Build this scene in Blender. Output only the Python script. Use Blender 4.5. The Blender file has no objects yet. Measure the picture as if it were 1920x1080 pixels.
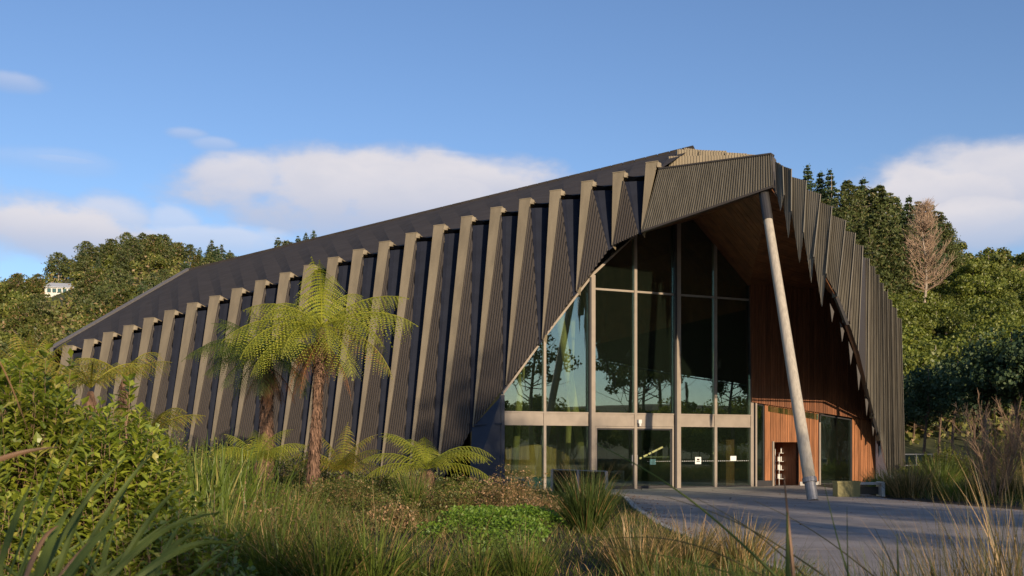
import bpy, math, random
import numpy as np
from mathutils import Vector
R = math.radians
rng = np.random.default_rng(7)
random.seed(7)

# ------------------------------------------------------------------ camera, sky, sun
scn = bpy.context.scene
col = scn.collection
FPX = 1920.0; HX, HY = 960.0, 838.0; EYE = 1.6
cam = bpy.data.cameras.new('camera'); camo = bpy.data.objects.new('camera', cam); col.objects.link(camo)
camo.location = (0, 0, EYE); camo.rotation_euler = (R(90), 0, 0)
cam.sensor_width = 36; cam.lens = 36; cam.shift_y = 298 / 1920; cam.clip_start = .05; cam.clip_end = 3000
cam.dof.use_dof = True; cam.dof.focus_distance = 34; cam.dof.aperture_fstop = 6.3
scn.camera = camo

SUN_AZ, SUN_EL = 155.0, 14.0          # azimuth from +Y towards +X: behind the camera, to its right
SUN = Vector((math.sin(R(SUN_AZ)) * math.cos(R(SUN_EL)), math.cos(R(SUN_AZ)) * math.cos(R(SUN_EL)), math.sin(R(SUN_EL))))
sl = bpy.data.lights.new('sun', 'SUN'); sl.energy = 5.0; sl.angle = R(.6); sl.color = (1, .80, .56)
so = bpy.data.objects.new('sun', sl); col.objects.link(so); so.rotation_euler = (-SUN).to_track_quat('-Z', 'Y').to_euler()
so.location = (30, -40, 30)
scn.view_settings.view_transform = 'Standard'; scn.view_settings.look = 'None'
scn.view_settings.gamma = 1; scn.view_settings.use_curve_mapping = False
scn.view_settings.exposure = 0.20

class NT:
    def __init__(s, nt): s.nt = nt; s.n = nt.nodes; s.l = nt.links
    def add(s, typ, **kw):
        nd = s.n.new(typ)
        ins = kw.pop('ins', {})
        for k, v in kw.items(): setattr(nd, k, v)
        for k, v in ins.items(): s.put(nd, k, v)
        return nd
    def put(s, nd, k, v):
        if hasattr(v, 'bl_idname') and hasattr(v, 'outputs'): v = v.outputs[0]
        if isinstance(v, bpy.types.NodeSocket): s.l.new(v, nd.inputs[k])
        else:
            if isinstance(v, (tuple, list)) and len(v) == 3 and nd.inputs[k].type == 'RGBA': v = (*v, 1)
            nd.inputs[k].default_value = v
    def m(s, op, a, b=0.0, c=0.0, clamp=False):
        nd = s.add('ShaderNodeMath', operation=op, use_clamp=clamp)
        s.put(nd, 0, a); s.put(nd, 1, b); s.put(nd, 2, c); return nd.outputs[0]
    def mix(s, f, a, b, mode='MIX'):
        nd = s.add('ShaderNodeMix', data_type='RGBA', blend_type=mode)
        s.put(nd, 0, f); s.put(nd, 6, a); s.put(nd, 7, b); return nd.outputs[2]
    def ss(s, x, lo, hi):
        nd = s.add('ShaderNodeMapRange', interpolation_type='SMOOTHSTEP', ins={0: x, 1: lo, 2: hi, 3: 0.0, 4: 1.0}); return nd.outputs[0]

world = bpy.data.worlds.new('World'); scn.world = world; world.use_nodes = True
w = NT(world.node_tree); w.n.clear()
sky = w.add('ShaderNodeTexSky', sky_type='NISHITA', sun_disc=False)
sky.sun_elevation = R(SUN_EL); sky.sun_rotation = R(SUN_AZ); sky.air_density = 1.0; sky.dust_density = .25; sky.ozone_density = 2.2; sky.altitude = 50
bc = w.mix(1.0, sky, (1.02, 1.09, 1.30), 'MULTIPLY')
tc = w.add('ShaderNodeTexCoord'); sep = w.add('ShaderNodeSeparateXYZ', ins={0: tc.outputs['Generated']})
az = w.m('ARCTAN2', sep.outputs[0], sep.outputs[1]); el = w.m('ARCSINE', sep.outputs[2])
def px_dir(x, y):
    a = math.atan((x - HX) / FPX); return a, math.atan((HY - y) / FPX * math.cos(a))
nv = w.add('ShaderNodeCombineXYZ', ins={0: w.m('MULTIPLY', az, 1.0), 1: w.m('MULTIPLY', el, 1.9), 2: 0.3})
nz = w.add('ShaderNodeTexNoise', ins={'Vector': nv, 'Scale': 5.0, 'Detail': 9.0, 'Roughness': .52})
nz2 = w.add('ShaderNodeTexNoise', ins={'Vector': nv, 'Scale': 17.0, 'Detail': 6.0, 'Roughness': .55})
n1 = w.m('SUBTRACT', nz.outputs[0], .5); n2 = w.m('SUBTRACT', nz2.outputs[0], .5)
dens = 0.0; shade = 0.0
#        centre px, radius px, strength
clouds = [((640, 372), (300, 92), 1.0), ((470, 345), (120, 66), .95), ((860, 352), (190, 62), 1.0), ((700, 330), (120, 50), 1.0), ((90, 432), (200, 62), 1.0), ((200, 412), (90, 45), .7),
          ((1745, 388), (180, 84), 1.0), ((1900, 362), (260, 90), .95), ((350, 250), (44, 13), .34), ((405, 270), (50, 16), .34), ((30, 152), (60, 20), .38), ((110, 298), (60, 8), .25), ((840, 290), (70, 8), .2), ((330, 425), (60, 40), .5), ((400, 452), (170, 34), .6),
          ((1700, 440), (300, 60), .8), ((-500, 330), (330, 90), 1.0), ((2600, 300), (380, 110), 1.0), ((80, 300), (120, 24), .15)]
for (cx, cy), (rx, ry), st in clouds:
    a0, e0 = px_dir(cx, cy); ra = rx / FPX * 1.15; re = ry / FPX * 1.15
    da = w.m('DIVIDE', w.m('SUBTRACT', az, a0), ra); de = w.m('DIVIDE', w.m('SUBTRACT', el, e0), re)
    d = w.m('SUBTRACT', 1.0, w.m('ADD', w.m('MULTIPLY', da, da), w.m('MULTIPLY', de, de)))
    d = w.m('ADD', w.m('ADD', d, w.m('MULTIPLY', n1, 2.0)), w.m('MULTIPLY', n2, 1.3))
    top = w.ss(d, -.02, .75)
    low = w.ss(de, -1.25, .1)                     # undersides dissolve
    v = w.m('MULTIPLY', w.m('MULTIPLY', top, w.m('ADD', w.m('MULTIPLY', low, .45), .55)), st)
    dens = w.m('MAXIMUM', dens, v)
    shade = w.m('MAXIMUM', shade, w.m('MULTIPLY', w.ss(de, -.9, .7), top))
# scattered clouds over the rest of the dome
nb = w.add('ShaderNodeTexNoise', ins={'Vector': tc.outputs['Generated'], 'Scale': 2.6, 'Detail': 8.0, 'Roughness': .55})
back = w.m('MULTIPLY', w.ss(nb.outputs[0], .52, .72), w.ss(w.m('MULTIPLY', sep.outputs[1], -1.0), -.25, .25))
dens = w.m('MAXIMUM', dens, w.m('MULTIPLY', back, .7)); shade = w.m('MAXIMUM', shade, w.m('MULTIPLY', back, .6))
ccol = w.mix(shade, (3.5, 4.0, 5.4), (6.7, 6.3, 6.4))
ccol = w.mix(w.m('MULTIPLY', w.ss(nz2.outputs[0], .35, .7), .32), ccol, (4.6, 4.8, 5.7))
final = w.mix(w.m('MULTIPLY', dens, .93), bc, ccol)
bg = w.add('ShaderNodeBackground', ins={0: final, 1: .106})
wo = w.add('ShaderNodeOutputWorld', ins={0: bg})

# ------------------------------------------------------------------ helpers
CAM = np.array([0, 0, EYE])
def ray(x, y): return np.array([(x - HX) / FPX, 1.0, (HY - y) / FPX])
def at(x, y, Y): return CAM + ray(x, y) * Y
def V(*a): return np.array(a, float)
def nrm(v): return v / (np.linalg.norm(v) + 1e-12)

class M:
    """collects vertices, quads and triangles; build() links them as one mesh object"""
    def __init__(s): s.v = []; s.q = []; s.t = []; s.n = 0
    def add(s, v, q=None, t=None):
        v = np.asarray(v, float).reshape(-1, 3)
        if q is not None and len(q): s.q.append(np.asarray(q, int).reshape(-1, 4) + s.n)
        if t is not None and len(t): s.t.append(np.asarray(t, int).reshape(-1, 3) + s.n)
        s.v.append(v); s.n += len(v); return s
    def box8(s, p):   # p: 8 corners, bottom 4 then top 4
        return s.add(p, [[0, 3, 2, 1], [4, 5, 6, 7], [0, 1, 5, 4], [1, 2, 6, 5], [2, 3, 7, 6], [3, 0, 4, 7]])
    def box(s, x0, x1, y0, y1, z0, z1, o=(0, 0, 0), ax=None):
        ax = np.eye(3) if ax is None else ax
        p = [V(*o) + a * ax[0] + b * ax[1] + c * ax[2] for c in (z0, z1) for a, b in ((x0, y0), (x1, y0), (x1, y1), (x0, y1))]
        return s.box8(p)
    def prism(s, poly, off):   # convex polygon (N,3) extruded by vector off
        poly = np.asarray(poly, float); n = len(poly)
        t = [[0, i, i + 1] for i in range(1, n - 1)] + [[n, n + i + 1, n + i] for i in range(1, n - 1)]
        q = [[i, (i + 1) % n, n + (i + 1) % n, n + i] for i in range(n)]
        return s.add(np.vstack([poly, poly + off]), q, t)
    def tube(s, pts, rad, k=6, cap=True):
        pts = np.asarray(pts, float); n = len(pts); rad = np.broadcast_to(np.asarray(rad, float), (n,))
        tg = np.gradient(pts, axis=0); tg /= np.linalg.norm(tg, axis=1)[:, None] + 1e-12
        ref = V(0, 0, 1) if abs(tg[0][2]) < .9 else V(1, 0, 0)
        a = np.cross(tg, ref); a /= np.linalg.norm(a, axis=1)[:, None] + 1e-12; b = np.cross(tg, a)
        th = np.arange(k) * 2 * math.pi / k
        ring = pts[:, None] + rad[:, None, None] * (np.cos(th)[None, :, None] * a[:, None] + np.sin(th)[None, :, None] * b[:, None])
        v = ring.reshape(-1, 3)
        i, j = np.meshgrid(np.arange(n - 1), np.arange(k), indexing='ij'); j2 = (j + 1) % k
        q = np.stack([i * k + j, i * k + j2, (i + 1) * k + j2, (i + 1) * k + j], -1).reshape(-1, 4)
        t = []
        if cap:
            t = [[0, x + 1, x] for x in range(1, k - 1)] + [[(n - 1) * k, (n - 1) * k + x, (n - 1) * k + x + 1] for x in range(1, k - 1)]
        return s.add(v, q, t)
    def mesh(s, name, mat, smooth=False):
        me = bpy.data.meshes.new(name)
        v = np.vstack(s.v); q = np.vstack(s.q) if s.q else np.zeros((0, 4), int); t = np.vstack(s.t) if s.t else np.zeros((0, 3), int)
        me.vertices.add(len(v)); me.vertices.foreach_set('co', v.astype(np.float32).ravel())
        me.loops.add(len(q) * 4 + len(t) * 3); me.loops.foreach_set('vertex_index', np.concatenate([q.ravel(), t.ravel()]).astype(np.int32))
        me.polygons.add(len(q) + len(t))
        st = np.concatenate([np.arange(len(q)) * 4, len(q) * 4 + np.arange(len(t)) * 3]).astype(np.int32)
        me.polygons.foreach_set('loop_start', st)
        me.polygons.foreach_set('use_smooth', np.full(len(q) + len(t), smooth, bool))
        me.update(calc_edges=True)
        me.materials.append(mat); return me
    def build(s, name, mat, parent=None, smooth=False, recalc=False):
        me = s.mesh(name, mat, smooth)
        if recalc:
            import bmesh
            b = bmesh.new(); b.from_mesh(me); bmesh.ops.recalc_face_normals(b, faces=b.faces); b.to_mesh(me); b.free()
        return link(name, me, parent)
def link(name, me, parent=None):
    o = bpy.data.objects.new(name, me); col.objects.link(o)
    if parent is not None:
        o.parent = parent; o.matrix_parent_inverse = parent.matrix_basis.inverted()
    return o
def tag(o, label=None, cat=None, group=None, kind=None):
    for k, v in (('label', label), ('category', cat), ('group', group), ('kind', kind)):
        if v: o[k] = v
    return o
def thing(name, loc, label, cat, group=None, rz=0):
    o = bpy.data.objects.new(name, None); col.objects.link(o); o.location = tuple(loc); o.rotation_euler = (0, 0, rz); o.empty_display_size = .2
    return tag(o, label, cat, group)
def child(name, me, parent):      # mesh given in the parent's own coordinates
    o = bpy.data.objects.new(name, me); col.objects.link(o); o.parent = parent; return o
def dup(root, loc, rz, sc=1.0, label=None, group=None):
    r = root.copy(); col.objects.link(r); r.location = tuple(loc); r.rotation_euler = (0, 0, rz)
    r.scale = (sc,) * 3 if np.isscalar(sc) else tuple(sc)
    if label: r['label'] = label
    if group: r['group'] = group
    for ch in list(root.children):
        c = ch.copy(); col.objects.link(c); c.parent = r
    return r

# ------------------------------------------------------------------ materials
def pmat(name, color, rough=.7, metal=0.0, var=.25, nscale=6.0, bump=0.0, bscale=40.0, stretch=(1, 1, 1), dark=None, spec=.3, island=0.0, nd=5.0):
    mt = bpy.data.materials.new(name); mt.use_nodes = True; t = NT(mt.node_tree); b = t.n['Principled BSDF']
    tcn = t.add('ShaderNodeTexCoord'); mp = t.add('ShaderNodeMapping', ins={0: tcn.outputs['Object'], 3: stretch})
    nz = t.add('ShaderNodeTexNoise', ins={'Vector': mp, 'Scale': nscale, 'Detail': nd, 'Roughness': .6})
    dk = dark or tuple(c * (1 - var * 1.6) for c in color); lt = tuple(min(1, c * (1 + var)) for c in color)
    c = t.mix(t.ss(nz.outputs[0], .3, .7), dk, lt)
    if island:
        gi = t.add('ShaderNodeNewGeometry'); f = t.m('ADD', t.m('MULTIPLY', gi.outputs['Random Per Island'], island), 1 - island / 2)
        oi = t.add('ShaderNodeObjectInfo'); f = t.m('MULTIPLY', f, t.m('ADD', t.m('MULTIPLY', oi.outputs['Random'], island), 1 - island / 2))
        vm = t.add('ShaderNodeVectorMath', operation='SCALE'); t.put(vm, 0, c); t.put(vm, 'Scale', f); c = vm.outputs[0]
    t.put(b, 'Base Color', c); b.inputs['Roughness'].default_value = rough; b.inputs['Metallic'].default_value = metal
    b.inputs['Specular IOR Level'].default_value = spec
    if bump:
        n2 = t.add('ShaderNodeTexNoise', ins={'Vector': mp, 'Scale': bscale, 'Detail': 4.0})
        bp = t.add('ShaderNodeBump', ins={'Strength': bump, 'Distance': .02, 'Height': n2.outputs[0]}); t.put(b, 'Normal', bp)
    return mt
def leafmat(name, c1, c2, c3=None, f3=.12, trans=.3, gloss=.04, rough=.5, objvar=.35, big=0.0):
    """foliage: colour varies leaf by leaf, plant by plant; light passes through"""
    mt = bpy.data.materials.new(name); mt.use_nodes = True; t = NT(mt.node_tree); t.n.clear()
    gi = t.add('ShaderNodeNewGeometry'); rnd = gi.outputs['Random Per Island']
    c = t.mix(rnd, c1, c2)
    if c3: c = t.mix(t.m('LESS_THAN', t.m('FRACT', t.m('MULTIPLY', rnd, 37.3)), f3), c, c3)
    oi = t.add('ShaderNodeObjectInfo'); f = t.m('ADD', t.m('MULTIPLY', oi.outputs['Random'], objvar), 1 - objvar / 2)
    if big:
        nz = t.add('ShaderNodeTexNoise', ins={'Vector': gi.outputs['Position'], 'Scale': big, 'Detail': 3.0}); f = t.m('MULTIPLY', f, t.m('ADD', .45, t.m('MULTIPLY', nz.outputs[0], 1.1)))
    vm = t.add('ShaderNodeVectorMath', operation='SCALE'); t.put(vm, 0, c); t.put(vm, 'Scale', f); c = vm.outputs[0]
    df = t.add('ShaderNodeBsdfDiffuse', ins={0: c}); tr = t.add('ShaderNodeBsdfTranslucent', ins={0: t.mix(1.0, c, (1.25, 1.2, .6), 'MULTIPLY')})
    mx = t.add('ShaderNodeMixShader', ins={0: trans, 1: df, 2: tr})
    gl = t.add('ShaderNodeBsdfGlossy', ins={0: (.9, .9, .9), 'Roughness': rough})
    m2 = t.add('ShaderNodeMixShader', ins={0: gloss, 1: mx, 2: gl})
    t.add('ShaderNodeOutputMaterial', ins={0: m2}); return mt
MT = {}
MT['rib'] = pmat('weathered_tan_cladding', (.23, .188, .125), .62, .0, .10, 3, .25, 60, (1, 1, .15), spec=.35, island=.10)
MT['clad'] = pmat('dark_bronze_corrugated_cladding', (.056, .047, .041), .6, .0, .06, 4, .1, 50, (3, 3, .2), spec=.35)
MT['clad_r'] = pmat('grey_olive_corrugated_cladding', (.14, .125, .098), .58, .0, .16, 4, .1, 50, (3, 3, .2), spec=.35, island=.05)
MT['roof'] = pmat('charcoal_roof_membrane', (.060, .052, .048), .95, 0, .10, 1.2, .15, 30, spec=.1)
MT['roof_trim'] = pmat('pale_grey_roof_flashing', (.15, .138, .13), .6, 0, .08)
MT['bluewall'] = pmat('shaded_slate_blue_panel', (.022, .030, .052), .5, 0, .06, 2)  # blue panel, darkened so its colour carries the shade on the return wall
MT['recess_shade'] = pmat('smooth_panel_shade_blue', (.013, .016, .028), .6, 0, .10, 2, spec=.12)  # shade of the recesses put into the panel colour
MT['alu'] = pmat('champagne_aluminium', (.29, .245, .20), .5, .1, .06, 3)
MT['alu_dark'] = pmat('dark_anodised_aluminium', (.05, .048, .05), .4, .3, .05, 3)
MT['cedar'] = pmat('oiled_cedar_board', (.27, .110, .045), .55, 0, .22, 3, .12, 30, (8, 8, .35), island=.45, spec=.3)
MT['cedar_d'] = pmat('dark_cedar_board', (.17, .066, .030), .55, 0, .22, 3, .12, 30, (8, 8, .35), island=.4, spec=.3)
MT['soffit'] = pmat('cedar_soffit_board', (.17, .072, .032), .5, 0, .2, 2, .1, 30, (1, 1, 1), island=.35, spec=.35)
MT['pole'] = pmat('weathered_grey_pole', (.40, .355, .29), .7, 0, .12, 5, .3, 26, (4, 4, .15))
MT['pole_in'] = pmat('varnished_pine_pole', (.5, .38, .17), .6, 0, .15, 5, .2, 30, (3, 3, .3))
MT['steel'] = pmat('galvanised_steel', (.22, .22, .23), .45, .5, .1, 8)
MT['fence'] = pmat('blue_grey_rail', (.07, .08, .10), .6, 0, .1)
MT['concrete'] = pmat('pale_concrete', (.40, .38, .35), .85, 0, .12, 4, .25, 40)
MT['white'] = pmat('white_painted_metal', (.62, .62, .60), .5, 0, .04)
MT['olive'] = pmat('olive_yellow_painted_steel', (.22, .19, .075), .55, 0, .08, 3)
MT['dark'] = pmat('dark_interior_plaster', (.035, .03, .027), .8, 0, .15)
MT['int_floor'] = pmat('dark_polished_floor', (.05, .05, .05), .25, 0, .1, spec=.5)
MT['desk'] = pmat('honey_pine_lining', (.48, .27, .09), .5, 0, .14, 3, island=.3, stretch=(8, 8, .4))
MT['teal'] = pmat('teal_fabric', (.05, .12, .13), .8)
MT['lime'] = pmat('lime_green_plastic', (.18, .38, .06), .5)
MT['paper'] = pmat('white_paper', (.72, .73, .70), .7, 0, .02)
MT['bark'] = pmat('rough_brown_bark', (.17, .115, .08), .9, 0, .35, 6, .8, 18, (1, 1, .3))
MT['bark_g'] = pmat('pale_grey_bark', (.34, .28, .22), .9, 0, .25, 6, .5, 18, (1, 1, .3))
MT['fibre'] = pmat('fibrous_fern_trunk', (.15, .088, .058), .95, 0, .4, 14, .9, 30, (1, 1, .35), island=.5)
MT['dead'] = leafmat('dead_brown_frond', (.27, .12, .045), (.17, .075, .03), trans=.3, gloss=.02)
MT['twig'] = pmat('reddish_brown_twig', (.23, .15, .095), .8, 0, .25, 10, island=.3)
MT['soil'] = pmat('dark_garden_soil', (.045, .035, .022), .95, 0, .4, 3, .7, 25)
MT['grassland'] = pmat('rough_hill_ground', (.055, .06, .025), .95, 0, .5, .05, .3, 1.0, dark=(.03, .035, .014))
MT['house'] = pmat('white_weatherboard', (.62, .62, .58), .6, 0, .05)
MT['houseroof'] = pmat('pale_metal_roof', (.50, .52, .54), .4, .2, .05)
MT['twigpale'] = pmat('pale_tan_twigs', (.36, .25, .17), .8, 0, .15)
L = {}
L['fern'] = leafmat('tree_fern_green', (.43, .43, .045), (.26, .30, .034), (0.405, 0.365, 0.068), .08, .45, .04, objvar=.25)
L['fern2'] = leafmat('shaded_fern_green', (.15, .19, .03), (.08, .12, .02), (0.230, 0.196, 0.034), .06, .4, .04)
L['fern_y'] = leafmat('yellowing_fern', (0.375, 0.338, 0.050), (0.250, 0.263, 0.037), (0.400, 0.250, 0.062), .2, .45, .03)
L['broad'] = leafmat('glossy_broadleaf', (.12, .175, .018), (.32, .36, .038), (0.403, 0.372, 0.078), .07, .34, .07, .38)
L['tallgrass'] = leafmat('fresh_green_strap', (.17, .23, .030), (.10, .15, .022), (0.365, 0.324, 0.095), .1, .4, .04)
L['tuss'] = leafmat('tussock_green', (.085, .13, .022), (.15, .19, .034), (.36, .25, .10), .13, .3, .03)
L['tuss_tan'] = leafmat('tussock_tan', (.17, .13, .05), (.10, .10, .03), (0.475, 0.312, 0.150), .3, .3, .03)
L['tuss_dark'] = leafmat('tussock_dark_green', (0.052, 0.086, 0.021), (0.092, 0.127, 0.025), (0.391, 0.241, 0.092), .07, .3, .03)
L['flax'] = leafmat('flax_blade_green', (.15, .19, .045), (.09, .125, .030), (0.207, 0.196, 0.081), .15, .25, .015, .5)
L['flax_b'] = leafmat('dry_flax_blade', (0.340, 0.200, 0.110), (0.240, 0.130, 0.070), trans=.25, gloss=.03)
L['cover'] = leafmat('bright_ground_cover', (.11, .21, .020), (.20, .31, .034), trans=.4, gloss=.03, objvar=0)
L['brush'] = leafmat('olive_brown_brush', (.11, .10, .030), (.19, .145, .060), (0.450, 0.275, 0.150), .3, .35, .02)
L['brush_g'] = leafmat('olive_green_brush', (.075, .10, .020), (.13, .14, .032), (0.312, 0.208, 0.091), .15, .35, .02)
L['pine'] = leafmat('pine_needle_green', (.055, .08, .028), (.125, .14, .042), (0.210, 0.175, 0.079), .1, .18, .02, objvar=.45)
L['pine_d'] = leafmat('dark_conifer_green', (0.045, 0.078, 0.036), (0.075, 0.105, 0.042), trans=.15, gloss=.02, objvar=.4)
L['bush'] = leafmat('native_bush_green', (.07, .10, .018), (.19, .20, .038), (0.304, 0.256, 0.080), .12, .3, .03, objvar=.55)
L['bush_l'] = leafmat('bright_bush_green', (.09, .125, .020), (.24, .26, .045), trans=.35, gloss=.03, objvar=.4)
L['scrub'] = leafmat('hillside_scrub', (0.128, 0.153, 0.037), (0.221, 0.212, 0.060), (0.340, 0.238, 0.128), .18, .25, .02, objvar=0, big=.03)
L['litter'] = leafmat('undergrowth_mix', (.06, .09, .016), (.11, .13, .026), (0.312, 0.208, 0.091), .25, .3, .02, objvar=0, big=.5)

def glassmat(name, tint, fres, base):
    mt = bpy.data.materials.new(name); mt.use_nodes = True; t = NT(mt.node_tree); t.n.clear()
    lw = t.add('ShaderNodeFresnel', ins={'IOR': fres})
    f = t.m('ADD', lw, base, clamp=True)
    tr = t.add('ShaderNodeBsdfTransparent', ins={0: tint}); gl = t.add('ShaderNodeBsdfGlossy', ins={0: (.82, .9, .88), 'Roughness': .004})
    dfu = t.add('ShaderNodeBsdfDiffuse', ins={0: (.10, .14, .10)})
    m0 = t.add('ShaderNodeMixShader', ins={0: .035, 1: tr, 2: dfu})
    mx = t.add('ShaderNodeMixShader', ins={0: f, 1: m0, 2: gl}); t.add('ShaderNodeOutputMaterial', ins={0: mx}); return mt
MT['glass'] = glassmat('green_tinted_glass', (.72, .82, .72), 1.5, .13)
MT['glass_clear'] = glassmat('clear_balustrade_glass', (.78, .84, .82), 1.45, .02)

# ------------------------------------------------------------------ leaf, blade and frond generators (numpy)
def rot_frames(n):
    u = rng.normal(size=(n, 3)); u /= np.linalg.norm(u, axis=1)[:, None]
    v = rng.normal(size=(n, 3)); v -= (v * u).sum(1)[:, None] * u; v /= np.linalg.norm(v, axis=1)[:, None]
    return u, v
def leafquads(m, c, size, up=.4, out=None, outw=.6, asp=.55):
    """rhombic leaves centred at c with a random but biased normal"""
    n = len(c); size = np.broadcast_to(np.asarray(size, float), (n,))[:, None]
    nn = rng.normal(size=(n, 3)) * .7; nn[:, 2] += up * .55
    if out is not None: nn += out * outw
    nn /= np.linalg.norm(nn, axis=1)[:, None] + 1e-9
    a = rng.normal(size=(n, 3)); a -= (a * nn).sum(1)[:, None] * nn; a /= np.linalg.norm(a, axis=1)[:, None] + 1e-9
    b = np.cross(nn, a)
    v = np.stack([c - a * size * .5, c + b * size * .5 * asp - a * size * .05, c + a * size * .5, c - b * size * .5 * asp - a * size * .05], 1)
    m.add(v.reshape(-1, 3), np.arange(n * 4).reshape(-1, 4)); return m
def blades(m, base, az, length, width, lean0, lean1, S=5, twist=.0, wob=0.0):
    """strap leaves: lean0/lean1 = angle from vertical at base and tip"""
    n = len(base); f = lambda x: np.broadcast_to(np.asarray(x, float), (n,)).astype(float)
    az, length, width, lean0, lean1 = map(f, (az, length, width, lean0, lean1))
    P = np.zeros((n, S + 1, 3)); P[:, 0] = base
    for i in range(S):
        t = (i + .5) / S; th = lean0 + (lean1 - lean0) * t ** 1.4; a2 = az + (rng.normal(size=n) * wob if wob else 0)
        P[:, i + 1] = P[:, i] + (length / S)[:, None] * np.stack([np.sin(th) * np.cos(a2), np.sin(th) * np.sin(a2), np.cos(th)], 1)
    sa = az + math.pi / 2 + rng.normal(size=n) * (.5 + twist)
    side = np.stack([np.cos(sa), np.sin(sa), np.zeros(n)], 1)
    t = np.linspace(0, 1, S + 1); prof = np.minimum(1, .55 + t * 1.6) * (1 - t ** 2.2) + .03
    wv = side[:, None] * (width[:, None] * prof[None] * .5)[..., None]
    Vv = np.stack([P - wv, P + wv], 2).reshape(-1, 3)
    i = np.arange(n)[:, None] * (2 * (S + 1)) + 2 * np.arange(S)[None]
    q = np.stack([i, i + 1, i + 3, i + 2], -1).reshape(-1, 4)
    m.add(Vv, q); return m
def frond(m, az, e0, e1, length, wmax, npair=24, droop=.5, roll=0.0, org=(0, 0, 0), curve=1.3, stem=None):
    """arching fern frond, elevations e0 (base) -> e1 (tip) in degrees; pinnae made of small cross leaflets"""
    K = 40; t = np.linspace(0, 1, K + 1); th = R(e0) + (R(e1) - R(e0)) * t ** curve
    d = np.stack([np.cos(th), np.zeros(K + 1), np.sin(th)], 1); P = np.zeros((K + 1, 3)); P[1:] = np.cumsum((d[:-1] + d[1:]) / 2 * length / K, 0)
    ca, sa = math.cos(az), math.sin(az); Rz = np.array([[ca, -sa, 0], [sa, ca, 0], [0, 0, 1]])
    org = np.array(org)
    tp = np.linspace(.13, .985, npair)
    for s in (-1, 1):
        pc = np.stack([np.interp(tp, t, P[:, k]) for k in range(3)], 1); dd = np.stack([np.interp(tp, t, d[:, k]) for k in range(3)], 1)
        Lp = wmax * np.clip(np.sin(np.clip(tp * 1.05 + .02, 0, 1) ** .85 * math.pi) ** .62, .05, 1) * (1 + rng.normal(size=npair) * .05)
        up = np.stack([-dd[:, 2], np.zeros(npair), dd[:, 0]], 1)
        side = np.zeros((npair, 3)); side[:, 1] = s
        side = side * math.cos(roll) + up * math.sin(roll) * s
        dirp = side * .86 + dd * .42; dirp /= np.linalg.norm(dirp, axis=1)[:, None]
        nl = 13; tl = np.linspace(.04, 1, nl)
        # pinna path, drooping
        pos = pc[:, None] + dirp[:, None] * (tl[None] * Lp[:, None])[..., None]
        pos[..., 2] -= droop * 1.75 * (tl[None] ** 1.45) * Lp[:, None] * (.75 + rng.random((npair, 1)) * .4)
        lw = (.30 * length / npair * 1.02) * (1 - tl ** 2.6 * .8)      # half length of the leaflets
        ax = np.gradient(pos, axis=1); ax /= np.linalg.norm(ax, axis=2)[..., None] + 1e-9
        cr = np.broadcast_to(dd[:, None], ax.shape); cr = cr - (cr * ax).sum(2)[..., None] * ax; cr /= np.linalg.norm(cr, axis=2)[..., None] + 1e-9
        step = (Lp / nl)[:, None, None]
        a = ax * step * .46
        c2 = cr * (lw[None, :, None] * 1.25)
        fwd = ax * step * .55
        v = np.stack([pos - a, pos + c2 + fwd, pos + a, pos - c2 + fwd], 2)
        n = v.shape[0] * v.shape[1]
        v = v.reshape(-1, 3) @ Rz.T + org
        m.add(v, np.arange(n * 4).reshape(-1, 4))
    sp = P[::5] @ Rz.T + org
    (stem or m).tube(sp, np.linspace(.022, .004, len(sp)) * max(.6, length / 2.4), 4, cap=False)
    return m

# ------------------------------------------------------------------ ground, plaza
gm = M()
xs = np.concatenate([np.linspace(-1500, -60, 10), np.linspace(-50, 60, 90), np.linspace(80, 1500, 10)])
ys = np.concatenate([np.linspace(-1500, -60, 10), np.linspace(-50, 62, 92), np.linspace(80, 1500, 10)])
def gz(x, y):
    """garden relief beside the paving; flat elsewhere"""
    x = np.asarray(x, float); y = np.asarray(y, float)
    edge = np.clip((3.0 - x) / 2.5, 0, 1) * np.clip((36 - y) / 3, 0, 1) * np.clip((y + 6) / 5, 0, 1) * np.clip((x + 30) / 6, 0, 1)
    z = edge * (.16 + .10 * np.sin(x * .7 + 1) * np.cos(y * .45) + .08 * np.sin(y * .9 + x * .3))
    z = z + .22 * np.exp(-((x + .2) ** 2 / 3.0 + (y - 17.5) ** 2 / 9.0)) * edge
    e2 = np.clip((x - 12.5) / 2, 0, 1) * np.clip((y - 25) / 3, 0, 1) * np.clip((50 - x) / 8, 0, 1) * np.clip((60 - y) / 8, 0, 1)
    return z + e2 * .12
X, Yg = np.meshgrid(xs, ys, indexing='ij'); Z = gz(X, Yg) - .012
nx, ny = X.shape; ii, jj = np.meshgrid(np.arange(nx - 1), np.arange(ny - 1), indexing='ij')
gm.add(np.stack([X, Yg, Z], -1).reshape(-1, 3), np.stack([ii * ny + jj, (ii + 1) * ny + jj, (ii + 1) * ny + jj + 1, ii * ny + jj + 1], -1).reshape(-1, 4))
tag(gm.build('ground', MT['soil'], smooth=True), kind='structure')

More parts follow.
